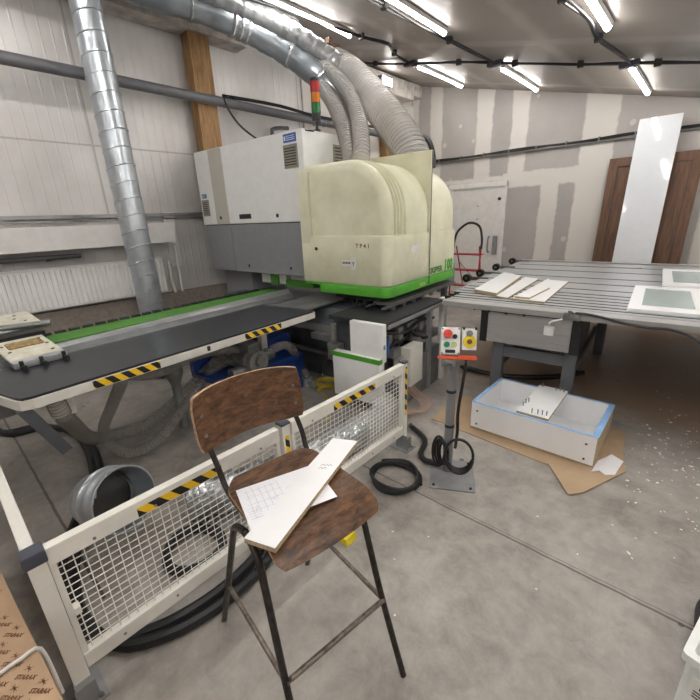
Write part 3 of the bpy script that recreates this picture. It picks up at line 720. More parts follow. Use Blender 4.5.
b = BM(); bx(b, -2.192, -1.673, 2.515, 2.521, .56, .602); bx(b, -1.676, -1.672, 2.52, 2.6, .56, .602); part(MC, 'green_stripe', b, 'machine_green', g2, False)
b = BM(); bx(b, -1.672, -1.665, 2.57, 2.60, .68, .72); part(MC, 'latch', b, 'ink', g1, False)
# side equipment
b = BM(); bx(b, -1.78, -1.60, 2.92, 3.16, .22, .60, bev=.008); cb = part(MC, 'control_box', b, 'table_paint')
b = BM(); bx(b, -1.605, -1.596, 2.93, 3.15, .23, .59, bev=.003); part(MC, 'box_cover', b, 'table_paint', cb)
b = BM()
for k in range(5):
    o = k*.05
    tube(b, [(-1.84, 2.7+o, .50), (-1.76, 2.75+o, .58+.04*math.sin(k)), (-1.73, 2.83+o, .66), (-1.75, 2.95+o, .6+.05*math.cos(k*2)), (-1.82, 3.1+o, .7)], .012, 6)
tube(b, [(-1.84, 3.2, .75), (-1.72, 3.3, .6), (-1.7, 3.5, .58), (-1.8, 3.65, .75)], .02, 8); tube(b, [(-1.8, 2.7, .78), (-1.72, 3.0, .72), (-1.72, 3.3, .76), (-1.76, 3.7, .7)], .016, 8)
part(MC, 'cable_loom', b, 'cable_black')
b = BM(); cyl(b, (-1.74, 2.74, .60), (-1.74, 2.74, .72), .022); cyl(b, (-1.74, 2.74, .56), (-1.74, 2.74, .6), .012); part(MC, 'air_filter', b, 'sticker_blue')
b = BM(); bx(b, -1.84, -1.74, 2.78, 2.84, .62, .74, bev=.01); bx(b, -1.84, -1.72, 2.92, 3.0, .66, .78, bev=.01); bx(b, -1.84, -1.73, 3.1, 3.3, .7, .78, bev=.01); cyl(b, (-1.72, 3.36, .7), (-1.84, 3.36, .7), .05); bx(b, -2.34, -2.2, 2.62, 2.71, .45, .62, bev=.01); cyl(b, (-2.25, 2.62, .66), (-2.25, 2.62, .82), .03)
parts(MC, 'valve_block', b, 'cast_grey')
b = BM()
for k in range(4):
    o = .026*k; tube(b, [(-1.69+o*.3, 2.98+o, .22), (-1.65+o*.5, 3.0+o, .13), (-1.56+o, 3.02+o, .05+o*.2), (-1.49+o, 2.93, .035+o*.5), (-1.50+o, 2.82-o*.4, .03+o*.6), (-1.60, 2.72-o*.5, .04+o), (-1.76, 2.66, .08+o*.5)], .0055, 6)
single('air_tubes', b, 'cable_copper', 'bundle of pinkish clear air tubes looping below the small grey box behind the fence end', 'tubes', (-1.6, 2.9, 0), 'M')

# ------------------------------------------------------------------ clamp beam and black table
D = Root('clamp_beam', 'long horizontal beam with green cover and silver rail behind the black table', 'beam', (-3.45, 1, 0), 'M')
b = BM(); bx(b, -3.70, -3.30, -1.8, 3.02, .55, .93); part(D, 'beam_body', b, 'bed_grey', smooth=False)
b = BM(); bx(b, -3.69, -3.42, -1.8, 3.1, .93, .955, bev=.004); part(D, 'green_cover', b, 'cover_green', smooth=False)
b = BM(); tube(b, [(-3.34, -1.8, .945), (-3.34, 3.1, .945)], .04, 12, smooth=False); bx(b, -3.40, -3.25, -1.8, 3.1, .90, .945); part(D, 'guide_rail', b, 'aluminium')
b = BM(); bx(b, -3.25, -3.08, -1.8, 3.0, .86, .90); bx(b, -3.12, -3.09, -1.8, 3.0, .90, .93); part(D, 'side_channel', b, 'bed_grey', smooth=False)
b = BM(); y = -1.0
while y < 3.0: bx(b, -3.745, -3.69, y, y+.07, .925, .972, bev=.006); y += .1
part(D, 'energy_chain', b, 'cable_black', smooth=False)
b = BM(); bx(b, -3.62, -3.42, -1.2, -1.0, 0, .55); bx(b, -3.62, -3.42, 2.6, 2.8, 0, .55); part(D, 'beam_leg', b, 'leg_grey', smooth=False)

D = Root('feed_table', 'long black topped machine table with pale rim and hazard tape', 'table', (-2.7, 1.4, 0), 'M')
def outline(o, z0=0):
    return [(-3.04+o, .42), (-2.87+o, .25+o), (-2.44, .335+o), (-2.40, .35+o), (-2.375-o, .40), (-2.375-o, 2.52-o), (-2.40, 2.54-o), (-3.05+o, 2.47)]
b = BM(); prism(b, outline(.012), .935, .95, 'z'); part(D, 'tabletop', b, 'black_top', smooth=False)
b = BM(); prism(b, outline(0), .885, .936, 'z')
prism(b, [(-3.0, .45), (-2.6, .45), (-2.6, 2.4), (-3.0, 2.4)], .80, .886, 'z'); part(D, 'rim', b, 'table_paint', smooth=False)
for y0, y1, k in ((.675, 1.06, 0), (1.73, 2.10, 1)):
    b = BM(); bx(b, -2.3755, -2.372, y0, y1, .888, .934); part(D, 'hazard_tape', b, 'tape_table', smooth=False)
b = BM(); bx(b, -2.80, -2.60, .50, .62, .70, .80); part(D, 'leg', b, 'table_paint', smooth=False)
b = BM(); bx(b, -3.03, -2.97, 2.35, 2.42, 0, .80); part(D, 'leg', b, 'table_paint', smooth=False)
b = BM(); Mt = basis((-2.43, .36, .885), (-.15, .15, -.38), (.0, 1, .3)); bx(b, 0, .44, -.03, .03, -.012, .012, Mt)
part(D, 'strut', b, 'leg_grey', smooth=False)
b = BM(); bx(b, -2.3752, -2.3742, 1.40, 1.425, .895, .93); part(D, 'scuff_mark', b, 'ink', smooth=False)

D = Root('clamp_carriage', 'cream metal clamp carriage at the left end of the green beam', 'clamp', (-3.3, .6, .95), 'M')
def plate(c, ux, uy, sx, sy, th, m, nm, par=None, holes=(), bev=.008):
    M_ = basis(c, ux, uy); b = BM(); bx(b, -sx/2, sx/2, -sy/2, sy/2, -th/2, th/2, M_, bev=bev); o = part(D, nm, b, m, par)
    if holes:
        b = BM()
        for hx, hy in holes: cyl(b, M_ @ Vector((hx, hy, th/2)), M_ @ Vector((hx, hy, th/2+.002)), .011, n=12)
        parts(D, 'screw_hole', b, 'ink', o)
    return M_, o
M_, lo = plate((-3.17, .60, 1.005), (0, 1, 0), (-1, 0, .10), .28, .46, .022, 'clamp_cream', 'lower_plate', None, ((-.11, .12), (-.10, -.02), (.10, .16), (.11, .02), (.1, -.12)))
b = BM(); bx(b, -.09, .10, .03, .15, .010, .019, M_, bev=.008); part(D, 'brass_insert', b, 'brass', lo)
b = BM(); bx(b, -.14, .14, -.245, -.18, -.03, .014, M_, bev=.01); part(D, 'plate_lip', b, 'aluminium', lo)
plate((-3.93, .72, 1.07), (0, 1, 0), (-1, 0, .15), .26, .36, .022, 'clamp_cream', 'upper_plate', None, ((0, .02), (.05, -.06), (.02, .1)))
b = BM(); bx(b, -3.80, -3.55, .50, .80, .975, 1.03); bx(b, -3.42, -3.0, .5, .72, .987, .995); part(D, 'carriage_block', b, 'cable_black')
b = BM(); cyl(b, (-3.74, .3, 1.09), (-3.5, .84, 1.09), .022); cyl(b, (-3.6, .3, 1.06), (-3.6, .84, 1.06), .014)
parts(D, 'guide_rod', b, 'steel')
b = BM()
for y in (.50, .60, .72): cyl(b, (-2.93, y, .951), (-2.93, y, 1.0), .012); cyl(b, (-2.88, y, .951), (-2.88, y, .98), .014)
parts(D, 'pin', b, 'ink')

# ------------------------------------------------------------------ under the table
D = Root('vacuum_pump', 'grey cast pump on a blue frame under the black table', 'pump', (-3.0, 2.3, 0), 'M')
b = BM(); bx(b, -3.32, -2.80, 1.75, 2.74, .36, .41, bev=.006); bx(b, -3.32, -3.25, 1.75, 2.74, .41, .52); bx(b, -2.86, -2.80, 1.75, 2.74, .22, .36)
for x in (-3.28, -2.84):
    for y in (1.8, 2.68): bx(b, x-.03, x+.03, y-.03, y+.03, 0, .31)
bx(b, -3.22, -2.95, 2.42, 2.72, .41, .60, bev=.01)
part(D, 'frame', b, 'pump_blue', smooth=False)
b = BM(); cyl(b, (-3.12, 2.12, .50), (-2.75, 2.12, .50), .11, n=24); cyl(b, (-2.86, 2.12, .50), (-2.82, 2.12, .50), .125, n=24); bx(b, -3.0, -2.8, 2.03, 2.2, .36, .48, bev=.02)
cyl(b, (-2.75, 2.12, .52), (-2.71, 2.12, .52), .05); bx(b, -2.95, -2.8, 2.05, 2.2, .58, .68, bev=.02); part(D, 'pump_body', b, 'cast_grey')
b = BM(); cyl(b, (-3.1, 2.12, .64), (-2.85, 2.12, .64), .03); cyl(b, (-2.84, 2.24, .5), (-2.84, 2.36, .5), .05); cyl(b, (-2.84, 1.86, .45), (-2.84, 2.03, .45), .05); part(D, 'pipe_stub', b, 'steel')

def dimhose(pts, R, lab): return hose('flexible_hose', pts, R, lab, .022, 'clear_hose_dim', wr=.0022)
dimhose([(-2.69, .93, .79), (-2.72, .93, .74), (-2.99, .93, .5), (-3.2, .90, .26), (-3.2, .90, .12), (-3.01, .97, .055), (-2.98, 1.16, .06), (-3.04, 1.38, .15), (-3.12, 1.66, .3), (-3.12, 1.9, .44), (-3.02, 2.02, .5)], .038, 'clear flexible hose looping down from the black table to the floor and up again')
dimhose([(-2.56, .52, .875), (-2.62, .55, .72), (-2.90, .65, .5), (-3.2, .80, .22), (-3.34, 1.02, .09), (-3.3, 1.28, .09), (-3.26, 1.58, .24), (-3.2, 1.9, .45), (-3.08, 2.02, .6)], .048, 'thick clear flexible hose hanging from the left end of the black table')
dimhose([(-2.75, .99, .77), (-2.97, 1.31, .63), (-3.05, 1.7, .64), (-2.97, 2.0, .62), (-2.95, 2.06, .6)], .032, 'thin clear flexible hose running along just under the black table')
dimhose([(-2.86, 2.30, .52), (-2.80, 2.45, .56), (-2.80, 2.58, .50), (-2.86, 2.72, .3), (-2.80, 2.78, .1)], .042, 'clear flexible hose arching from the blue pump down to the floor')
b = BM(); cyl(b, (-2.80, 2.78, 0), (-2.80, 2.78, .10), .055, n=20); cyl(b, (-2.80, 2.78, .05), (-2.68, 2.76, .05), .04, n=16)
single('hose_fitting', b, 'galvanised', 'short metal hose elbow on the floor beside the yellow cable', 'fitting', (-2.8, 2.78, 0), 'M')
b = BM(); cyl(b, (-3.14, 1.50, .0), (-3.14, 1.50, .42), .04, n=16); cyl(b, (-3.14, 1.50, .52), (-3.14, 1.50, .60), .075, n=20); cyl(b, (-3.14, 1.50, .42), (-3.14, 1.50, .52), .04, .075, n=20)
single('gate_valve', b, 'cast_grey', 'grey standpipe with round valve beneath the middle of the black table', 'valve', (-3.2, 1.5, 0), 'M')
def coil(name, c, R, r, turns, m, lab, frame='W', tail=(), sq=.9, jit=.04, tilt_=0):
    b = BM()
    pts = []
    for i in range(int(turns*14)):
        a = 2*PI*i/14; q = 1+jit*math.sin(i*1.3)
        pts.append((c[0]+R*q*math.cos(a), c[1]+R*sq*q*math.sin(a), c[2]+r+r*1.5*(i/14)*.55))
    tube(b, pts+[tuple(t) for t in tail], r, 7, ds=.03)
    return single(name, b, m, lab, 'cable', c, frame)
coil('yellow_cable', (-2.62, 2.90, 0), .115, .009, 6, 'cable_yellow', 'coiled yellow cable on the floor before the machine base', 'M', [(-2.60, 2.72, .02), (-2.42, 2.66, .01), (-2.25, 2.45, .01), (-2.1, 2.3, .01)])
D = Root('white_plug', 'small grey plug on a thin lead above the coiled yellow cable', 'plug', (-2.6, 3.0, .2), 'M')
b = BM(); cyl(b, (-2.64, 3.07, .235), (-2.5, 3.06, .215), .03, .022, n=14); cyl(b, (-2.5, 3.06, .215), (-2.46, 3.05, .21), .015); part(D, 'plug_body', b, 'post_grey')
b = BM(); tube(b, [(-2.64, 3.07, .235), (-2.74, 3.05, .24), (-2.78, 3.03, .16), (-2.76, 2.98, .04), (-2.72, 2.98, .01)], .008, 6); part(D, 'lead', b, 'steel')

# ------------------------------------------------------------------ guard fence
FX = -1.5
def fence_panel(y0, y1, tapes, lab):
    D = Root('mesh_fence', lab, 'fence', (FX, (y0+y1)/2, .1), group='guard fence panels')
    b = BM(); bx(b, FX-.02, FX+.02, y0, y1, .645, .72, bev=.004); bx(b, FX-.02, FX+.02, y0, y1, .13, .20, bev=.004)
    bx(b, FX-.012, FX+.012, y0, y0+.02, .2, .645); bx(b, FX-.012, FX+.012, y1-.02, y1, .2, .645); part(D, 'frame', b, 'fence_paint', smooth=False)
    b = BM(); r = .0023; n = int((y1-y0)/.034)
    for i in range(1, n): y = y0+(y1-y0)*i/n; cyl(b, (FX, y, .19), (FX, y, .655), r, n=5, caps=False)
    for i in range(1, 14): z = .2+.445*i/14; cyl(b, (FX+.004, y0+.01, z), (FX+.004, y1-.01, z), r, n=5, caps=False)
    part(D, 'wire_mesh', b, 'mesh_paint')
    for a, c in tapes:
        b = BM(); bx(b, FX+.02, FX+.0215, a, c, .652, .693); part(D, 'hazard_tape', b, 'tape_fence', smooth=False)
    b = BM()
    for f in (.14, .36, .64, .88):
        for z in (.665, .165): cyl(b, (FX+.02, y0+(y1-y0)*f, z), (FX+.023, y0+(y1-y0)*f, z), .006, n=8)
    parts(D, 'rivet', b, 'steel')
    b = BM(); bx(b, FX-.006, FX+.03, y0+.02, y0+.04, .40, .43); part(D, 'mesh_clip', b, 'fence_paint', smooth=False)
fence_panel(.035, 1.04, [(.33, .70)], 'mesh fence panel with hazard tape left of the stool, in front of the metal elbow')
fence_panel(1.125, 2.19, [(1.45, 1.85)], 'mesh fence panel right behind the stool, ending near the button post')
def fence_post(y, w, h, lab, tape, capd=.03, foot=True):
    D = Root('fence_post', lab, 'fence post', (FX, y, 0), group='guard fence posts')
    b = BM(); bx(b, FX-w/2, FX+w/2, y-w/2, y+w/2, .006 if foot else 0, h, bev=.003); part(D, 'post', b, 'fence_paint', smooth=False)
    b = BM(); bx(b, FX-w/2-.004, FX+w/2+.004, y-w/2-.004, y+w/2+.004, h-.001, h+.014, bev=.004); 
    if capd > .03: bx(b, FX-w/2-.008, FX+w/2+.006, y-w/2-.008, y+w/2+.006, h-.035, h+.012, bev=.006)
    part(D, 'cap', b, 'cap_dark')
    if tape:
        b = BM(); bx(b, FX+w/2, FX+w/2+.0015, y-.012, y+.014, tape[0], tape[1]); part(D, 'hazard_tape', b, 'tape_post', smooth=False)
    if foot:
        b = BM(); bx(b, FX-.08, FX+.08, y-.06, y+.06, 0, .006); bx(b, FX+w/2, FX+w/2+.03, y-.035, y+.035, .006, .1); bx(b, FX-.05, FX+.05, y-w/2-.004, y-w/2, .006, .12); part(D, 'foot_bracket', b, 'base_plate', smooth=False)
        b = BM(); cyl(b, (FX+.06, y-.03, .006), (FX+.06, y-.03, .018), .01, n=8); cyl(b, (FX+.06, y+.035, .006), (FX+.06, y+.035, .018), .01, n=8); parts(D, 'anchor_bolt', b, 'steel')
fence_post(.006, .054, .715, 'fence post with a dark plastic cap nearest the brown carton', None, .04)
fence_post(1.082, .05, .725, 'middle fence post with a hazard tape strip behind the stool seat', (.44, .66))
fence_post(2.215, .042, .72, 'far fence post with long hazard tape near the floor cable coil', (.3, .69))
D = Root('fence_gate', 'pale guard rail panel running left from the capped fence post', 'fence', (-2.2, 0, 0))
b = BM(); bx(b, -2.75, -1.545, -.02, .02, .665, .72, bev=.004); bx(b, -2.75, -1.545, -.02, .02, .13, .2); bx(b, -2.8, -2.75, -.025, .025, 0, .72); part(D, 'frame', b, 'fence_paint', smooth=False)
b = BM()
for i in range(1, 28): cyl(b, (-2.75+i*.043, 0, .19), (-2.75+i*.043, 0, .67), .0028, n=5, caps=False)
for i in range(1, 11): cyl(b, (-2.75, 0, .2+.445*i/11), (-1.545, 0, .2+.445*i/11), .0028, n=5, caps=False)
part(D, 'wire_mesh', b, 'mesh_paint')

# metal elbow and silver duct on the floor
ax = Vector((.88, .30, .26)).normalized()
c0 = Vector((-1.97, .405, .43))
D = Root('duct_elbow', 'galvanised duct elbow with open dark mouth lying behind the fence', 'duct', (-2.1, .45, 0))
u, w, d = frame_axes(ax)
def ring(c, r, n=40): return [c+(u*math.cos(2*PI*i/n)+w*math.sin(2*PI*i/n))*r for i in range(n)]
b = BM(); prof = [(-.20, .150), (-.17, .156), (-.15, .158), (-.145, .168), (-.13, .170), (-.12, .162), (-.08, .162), (-.075, .169), (-.06, .170), (-.05, .163), (-.01, .164), (0, .168), (0, .160), (-.05, .158), (-.19, .142)]
V = [[b.verts.new(p) for p in ring(c0+ax*s, r)] for s, r in prof]
for i in range(len(V)-1):
    for k in range(40): b.faces.new((V[i][k], V[i][(k+1) % 40], V[i+1][(k+1) % 40], V[i+1][k]))
part(D, 'collar', b, 'galvanised')
b = BM(); e = c0-ax*.22; tube(b, [c0-ax*.195, e, e+Vector((-.08, .05, -.06)), (-2.42, .40, .17)], .143, 28, caps=False); part(D, 'elbow_bend', b, 'galvanised')
b = BM(); tube(b, [c0-ax*.150, c0-ax*.153], .138, 28, smooth=False); part(D, 'mouth_shade', b, 'vent_dark')  # dark disc stands in for the shade deep inside the open mouth
D = Root('silver_floor_duct', 'crumpled silver flexible duct lying on the floor behind the fence mesh', 'duct', (-1.75, 1.5, 0))
P = [(-2.05, .72, .16), (-1.92, 1.0, .15), (-1.84, 1.3, .15), (-1.78, 1.65, .15), (-1.76, 2.0, .16)]
b = BM(); tube(b, P, lambda s: .118*(1+.04*math.sin(s*70)+.03*math.sin(s*31)), 22, ds=.012); part(D, 'duct_body', b, 'foil')
b = BM(); tube(b, [(-1.76, 1.96, .16), (-1.76, 2.12, .165), (-1.78, 2.3, .17), (-1.85, 2.45, .2)], ridged(.1, .03, .005), 18, ds=.008); part(D, 'clear_end', b, 'clear_hose')

def floor_cable(name, pts, r, lab, m='cable_black', n=1, sp=.05):
    b = BM()
    for q in range(n): tube(b, [(x+q*sp, y+q*sp*.4, r+z) for x, y, z in pts], r, 8, ds=.05)
    return single(name, b, m, lab, 'cable', (pts[0][0], pts[0][1], 0))
floor_cable('black_hose', [(-5.2, .0, 0), (-4.45, .12, 0), (-4.3, .36, 0), (-3.95, .54, 0), (-3.45, .548, 0), (-2.9, .43, 0), (-2.6, .25, 0), (-2.3, .12, 0), (-1.95, .06, .0), (-1.66, .12, 0), (-1.52, .3, 0), (-1.47, .55, 0), (-1.5, .8, 0), (-1.62, 1.0, 0)], .028, 'pair of thick black hoses snaking over the floor under the fence', n=2, sp=.07)
D = coil('hose_coil', (-1.80, .62, 0), .16, .022, 2.4, 'black_rubber', 'thick black hose coil behind the near fence mesh')
coil('cable_coil', (-1.31, 1.84, 0), .165, .011, 5.4, 'cable_black', 'coiled black cable on the floor between stool and button post', tail=[(-1.5, 1.95, .02), (-1.38, 2.02, .012), (-1.22, 2.0, .012), (-1.14, 1.9, .01)], sq=.95, jit=.05)
floor_cable('floor_cable', [(-1.62, 2.5, 0), (-1.40, 2.38, 0), (-1.33, 2.2, 0), (-1.25, 2.14, .0), (-1.14, 2.16, .01)], .022, 'thick black cable from the fence end to the foot of the button post')
floor_cable('floor_cable', [(-1.9, 4.0, 0), (-1.6, 3.98, 0), (-1.3, 4.08, 0), (-1.0, 4.3, 0), (-.8, 4.6, 0)], .024, 'thick black cable on the floor under the roller table, behind the button post', n=2)
b = BM(); prism(b, [(-1.27, 0), (-1.18, 0), (-1.19, .04), (-1.26, .06)], 1.20, 1.28); single('cable_ramp_end', b, 'switch_yellow', 'small yellow block on the floor under the stool seat', 'block', (-1.26, 1.24, 0), smooth=False)

# ------------------------------------------------------------------ button post
sx, sy = -1.085, 2.165
D = Root('button_stand', 'grey steel post with red, green and yellow button boxes', 'control stand', (sx, sy, 0))
b = BM(); bx(b, -.15, .15, -.17, .17, 0, .010, Matrix.Translation((sx+.05, sy-.03, 0)) @ Matrix.Rotation(.5, 4, 'Z'), bev=.003); part(D, 'base_plate', b, 'base_plate', smooth=False)
b = BM()
for i, (a, c) in enumerate(((-.12, -.14), (.12, -.14), (.12, .14))):
    v = Matrix.Translation((sx+.05, sy-.03, 0)) @ Matrix.Rotation(.5, 4, 'Z') @ Vector((a, c, .01)); cyl(b, v, v+Vector((0, 0, .006)), .01, n=8)
parts(D, 'bolt', b, 'ink')
b = BM(); cyl(b, (sx, sy, .01), (sx, sy, .84), .031, n=24); part(D, 'pole', b, 'post_grey')
b = BM()
for z in (.36, .62): cyl(b, (sx, sy, z), (sx, sy, z+.02), .0325, n=24)
part(D, 'tape_band', b, 'ink')
FD = Vector((.46, -.84, .28)).normalized()      # boxes lean back towards the operator
RT = Vector((.86, .50, 0)).normalized(); UP = FD.cross(RT)*-1
if UP.z < 0: UP = -UP
MB = basis((sx-.01, sy-.03, .985), RT, UP)
if (MB.to_3x3() @ Vector((0, 0, 1))).dot(FD) < 0: MB = basis((sx-.01, sy-.03, .985), RT, UP) @ Matrix.Scale(-1, 4, (0, 0, 1))
b = BM(); bx(b, -.058, .058, -.085, .085, -.03, .03, MB, bev=.006); pb = part(D, 'push_button_box', b, 'box_white')
def knob(x, y, r, h, m, nm, par, z0=.03, n=20):
    b = BM(); cyl(b, MB @ Vector((x, y, z0)), MB @ Vector((x, y, z0+h)), r, r*.9, n=n); return part(D, nm, b, m, par)
knob(-.018, .045, .016, .012, 'ink', 'stop_collar', pb); knob(-.018, .045, .028, .022, 'button_red', 'stop_button', pb, .040)
knob(.026, .028, .015, .014, 'ink', 'black_button', pb); knob(-.022, -.022, .019, .012, 'button_green', 'start_button', pb); knob(.022, -.024, .019, .010, 'button_lime', 'lamp_button', pb)
b = BM(); bx(b, -.03, .03, -.075, -.055, .03, .033, MB); part(D, 'name_tag', b, 'ink', pb, False)
b = BM()
for a in (-.05, .05):
    for c in (-.077, .077): cyl(b, MB @ Vector((a, c, .03)), MB @ Vector((a, c, .032)), .006, n=8)
parts(D, 'screw', b, 'post_grey', pb)
b = BM(); bx(b, .072, .158, -.055, .080, -.035, .02, MB, bev=.006); sb = part(D, 'switch_box', b, 'box_white')
b = BM(); 
for a in (.074, .146): bx(b, a, a+.012, .07, .088, -.01, .024, MB)
parts(D, 'box_clip', b, 'ink', sb, False)
knob(.115, .048, .020, .012, 'post_grey', 'key_lock', sb, .02); knob(.115, -.002, .040, .008, 'switch_yellow', 'yellow_ring', sb, .02, 28); knob(.115, -.002, .016, .022, 'ink_brown', 'rotary_switch', sb, .02)
b = BM(); bx(b, -.075, .16, -.115, -.098, -.06, .035, MB, bev=.006); bx(b, .05, .16, -.115, -.09, -.02, .05, MB, bev=.006); part(D, 'orange_shelf', b, 'tray_orange')
b = BM(); bx(b, -.05, .04, -.165, -.12, -.05, -.01, MB, bev=.004); bx(b, -.02, .015, -.145, -.115, -.01, .02, MB, bev=.004); cyl(b, MB @ Vector((0, -.15, .01)), MB @ Vector((0, -.2, .0)), .012); parts(D, 'bracket', b, 'steel')
D = Root('stand_cable', 'black cable hanging from the switch box and wound round the foot of the button post', 'cable', (sx, sy, 0))
b = BM(); p0 = MB @ Vector((.10, -.12, .0))
tube(b, [p0, p0+Vector((0, 0, -.06)), (sx+.075, sy+.01, .72), (sx+.062, sy-.01, .5), (sx+.06, sy, .34), (sx+.06, sy-.02, .22)], .011, 8); part(D, 'lead', b, 'cable_black')
b = BM()
for q in range(5):
    o = q*.012
    tube(b, [(sx+.10+.085*math.cos(a)*1.0+o*.3, sy-.045-o*.5+.035*math.cos(a), .20+(.115+o*.4)*math.sin(a)) for a in [i*2*PI/12 for i in range(12)]], .009, 7, ds=.02, closed=True)
for q in range(4): tube(b, [(sx-.045+q*.014+.04*math.cos(a), sy-.055+.012*math.cos(a+q), .17+(.12-q*.012)*math.sin(a)) for a in [i*2*PI/12 for i in range(12)]], .009, 7, ds=.02, closed=True)
part(D, 'coil', b, 'cable_black')

# ------------------------------------------------------------------ roller table (outfeed)
D = Root('outfeed_table', 'large grey aluminium slatted outfeed table right of the machine', 'table', (-.5, 4.5, 0), 'M')
X0, X1 = -1.56, 3.0
b = BM(); bx(b, X0, X1, 3.46, 3.60, .897, .948, bev=.004); bx(b, X0, X1, 3.457, 3.46, .918, .922); part(D, 'front_beam', b, 'alu_paint', smooth=False)
edges = [3.62, 3.71, 3.82, 3.94, 4.07, 4.21, 4.36, 4.62, 5.0, 5.42, 5.98, 6.50, 6.92]
for i in range(len(edges)-1):
    y0, y1 = edges[i]+.013, edges[i+1]-.013
    xs = X0+ (0 if i < 3 else -.06-.012*i)
    b = BM(); bx(b, xs, X1, y0, y1, .925, .945, bev=.003); part(D, 'slat', b, 'aluminium', smooth=False)
b = BM()
for y in edges[1:-1]: bx(b, X0-.08, X1, y-.009, y+.009, .914, .948, bev=.003)
parts(D, 'drive_belt', b, 'black_rubber', smooth=False)
b = BM(); bx(b, X0+.15, X1, 3.6, 7.0, .895, .912); part(D, 'under_plate', b, 'vent_dark', smooth=False)
b = BM(); bx(b, X0-.2, X1, 7.0, 7.1, .88, .955); bx(b, -.9, -.1, 6.5, 6.75, .946, .955); part(D, 'back_beam', b, 'alu_paint', smooth=False)
for y in (4.86, 5.34, 6.01, 6.84):
    b = BM(); cyl(b, (-1.86, y-.035, .95), (-1.86, y+.035, .95), .05, n=22); w_ = part(D, 'end_wheel', b, 'black_rubber')
    b = BM(); cyl(b, (-1.86, y-.04, .95), (-1.86, y+.04, .95), .018, n=12); bx(b, -1.86, -1.6, y+.036, y+.05, .935, .965); part(D, 'hub', b, 'steel', w_)
b = BM(); bx(b, -1.12, -.43, 3.50, 4.1, .60, .885, bev=.006)
bx(b, -1.12, -.43, 3.494, 3.50, .74, .746); bx(b, -1.12, -.43, 3.494, 3.50, .66, .665); bx(b, -1.12, -.43, 3.492, 3.50, .62, .626); db = part(D, 'drive_box', b, 'alu_paint', smooth=False)
b = BM(); bx(b, -1.18, -1.12, 3.49, 4.11, .595, .89); bx(b, -.43, -.365, 3.49, 4.11, .59, .89); parts(D, 'end_cap', b, 'black_rubber', db, False)
b = BM(); bx(b, -.635, -.555, 3.465, 3.494, .735, .82, bev=.012); cyl(b, (-.595, 3.465, .777), (-.595, 3.455, .777), .036)
s = part(D, 'sensor', b, 'box_white', db)
b = BM(); tube(b, [(-.595, 3.47, .82), (-.59, 3.44, .86), (-.55, 3.42, .885), (-.50, 3.43, .90)], .008, 6); part(D, 'sensor_lead', b, 'box_white', db)
b = BM()
for x in (-1.1, -.95, -.8): cyl(b, (x, 3.455, .900), (x, 3.455, .885), .012)
bx(b, -1.18, -.37, 3.47, 3.49, .889, .896); part(D, 'mounting_strip', b, 'ink', smooth=False)
for (x, y) in ((-1.03, 3.62), (-.42, 3.62), (-1.03, 5.6), (-.36, 5.5), (2.2, 3.7), (2.2, 5.6)):
    b = BM(); bx(b, x-.05, x+.05, y-.04, y+.04, 0, .90 if y > 5 or x > 0 else .60, bev=.004); 
    for i in range(6): cyl(b, (x+.05, y, .08+i*.08), (x+.054, y, .08+i*.08), .008, n=8)
    part(D, 'leg', b, 'leg_grey', smooth=False)
b = BM(); bx(b, -1.03, -.42, 3.60, 3.64, .44, .54); bx(b, -1.05, -1.01, 3.62, 5.6, .3, .36); bx(b, -.44, -.40, 3.62, 5.5, .3, .36); part(D, 'cross_brace', b, 'leg_grey', smooth=False)
b = BM(); cyl(b, (-.85, 3.75, .56), (-.6, 3.75, .56), .07); part(D, 'motor', b, 'steel')
b = BM(); bx(b, -.50, -.38, 3.44, 3.47, .895, .955, bev=.005); bx(b, -.47, -.44, 3.43, 3.46, .93, .975, bev=.004); part(D, 'connector', b, 'steel')
D2 = b = BM(); tube(b, [(-.44, 3.43, .96), (-.36, 3.42, .965), (-.24, 3.43, .95), (-.08, 3.44, .915), (.06, 3.44, .905), (.18, 3.435, .91), (.30, 3.42, .88), (.38, 3.40, .83)], .010, 8)
single('table_cable', b, 'cable_black', 'thin black cable clipped along the front edge of the outfeed table', 'cable', (0, 3.43, .9), 'M')

# furniture parts lying on the table
def lying(name, quad, z0, th, lab, cat='board', m='melamine', group='white boards on the outfeed table'):
    D = Root(name, lab, cat, (quad[0][0], quad[0][1], z0), 'M', group=group)
    b = BM(); prism(b, quad, z0+th-.002, z0+th, 'z'); part(D, 'white_face', b, m, smooth=False)
    b = BM(); prism(b, quad, z0, z0+th-.0021, 'z'); part(D, 'raw_edge', b, 'chip_edge', smooth=False)
    return D
Z = .946
lying('white_board', [(-1.44, 3.99), (-1.17, 3.87), (-1.26, 5.1), (-1.53, 5.3)], Z, .036, 'widest white board at the left of the pile on the outfeed table')
lying('white_board', [(-1.16, 3.83), (-1.04, 3.79), (-1.05, 5.05), (-1.22, 5.12)], Z, .018, 'narrow white board second from left on the outfeed table')
lying('white_board', [(-1.0, 3.78), (-.71, 3.75), (-.72, 4.97), (-.96, 5.02)], Z, .018, 'lowest white board at the right of the pile on the outfeed table')
lying('white_board', [(-.98, 3.80), (-.85, 3.79), (-.80, 4.4), (-.93, 5.0)], Z+.0185, .018, 'narrow white board lying on top of the right-hand one on the outfeed table')
def glass_door(x0, x1, y0, y1, lab):
    D = Root('glass_door', lab, 'cabinet door', (x0, y0, Z), 'M', group='white framed glass doors on the outfeed table')
    b = BM(); w = .09; z0, z1 = Z, Z+.022
    bx(b, x0, x0+w, y0, y1, z0, z1); bx(b, x1-w, x1, y0, y1, z0, z1); bx(b, x0+w, x1-w, y0, y0+w*2, z0, z1); bx(b, x0+w, x1-w, y1-w*1.6, y1, z0, z1); part(D, 'frame', b, 'melamine', smooth=False)
    b = BM(); bx(b, x0+w, x1-w, y0+w*2, y1-w*1.6, z0+.004, z1-.006); part(D, 'frosted_pane', b, 'frosted', smooth=False)
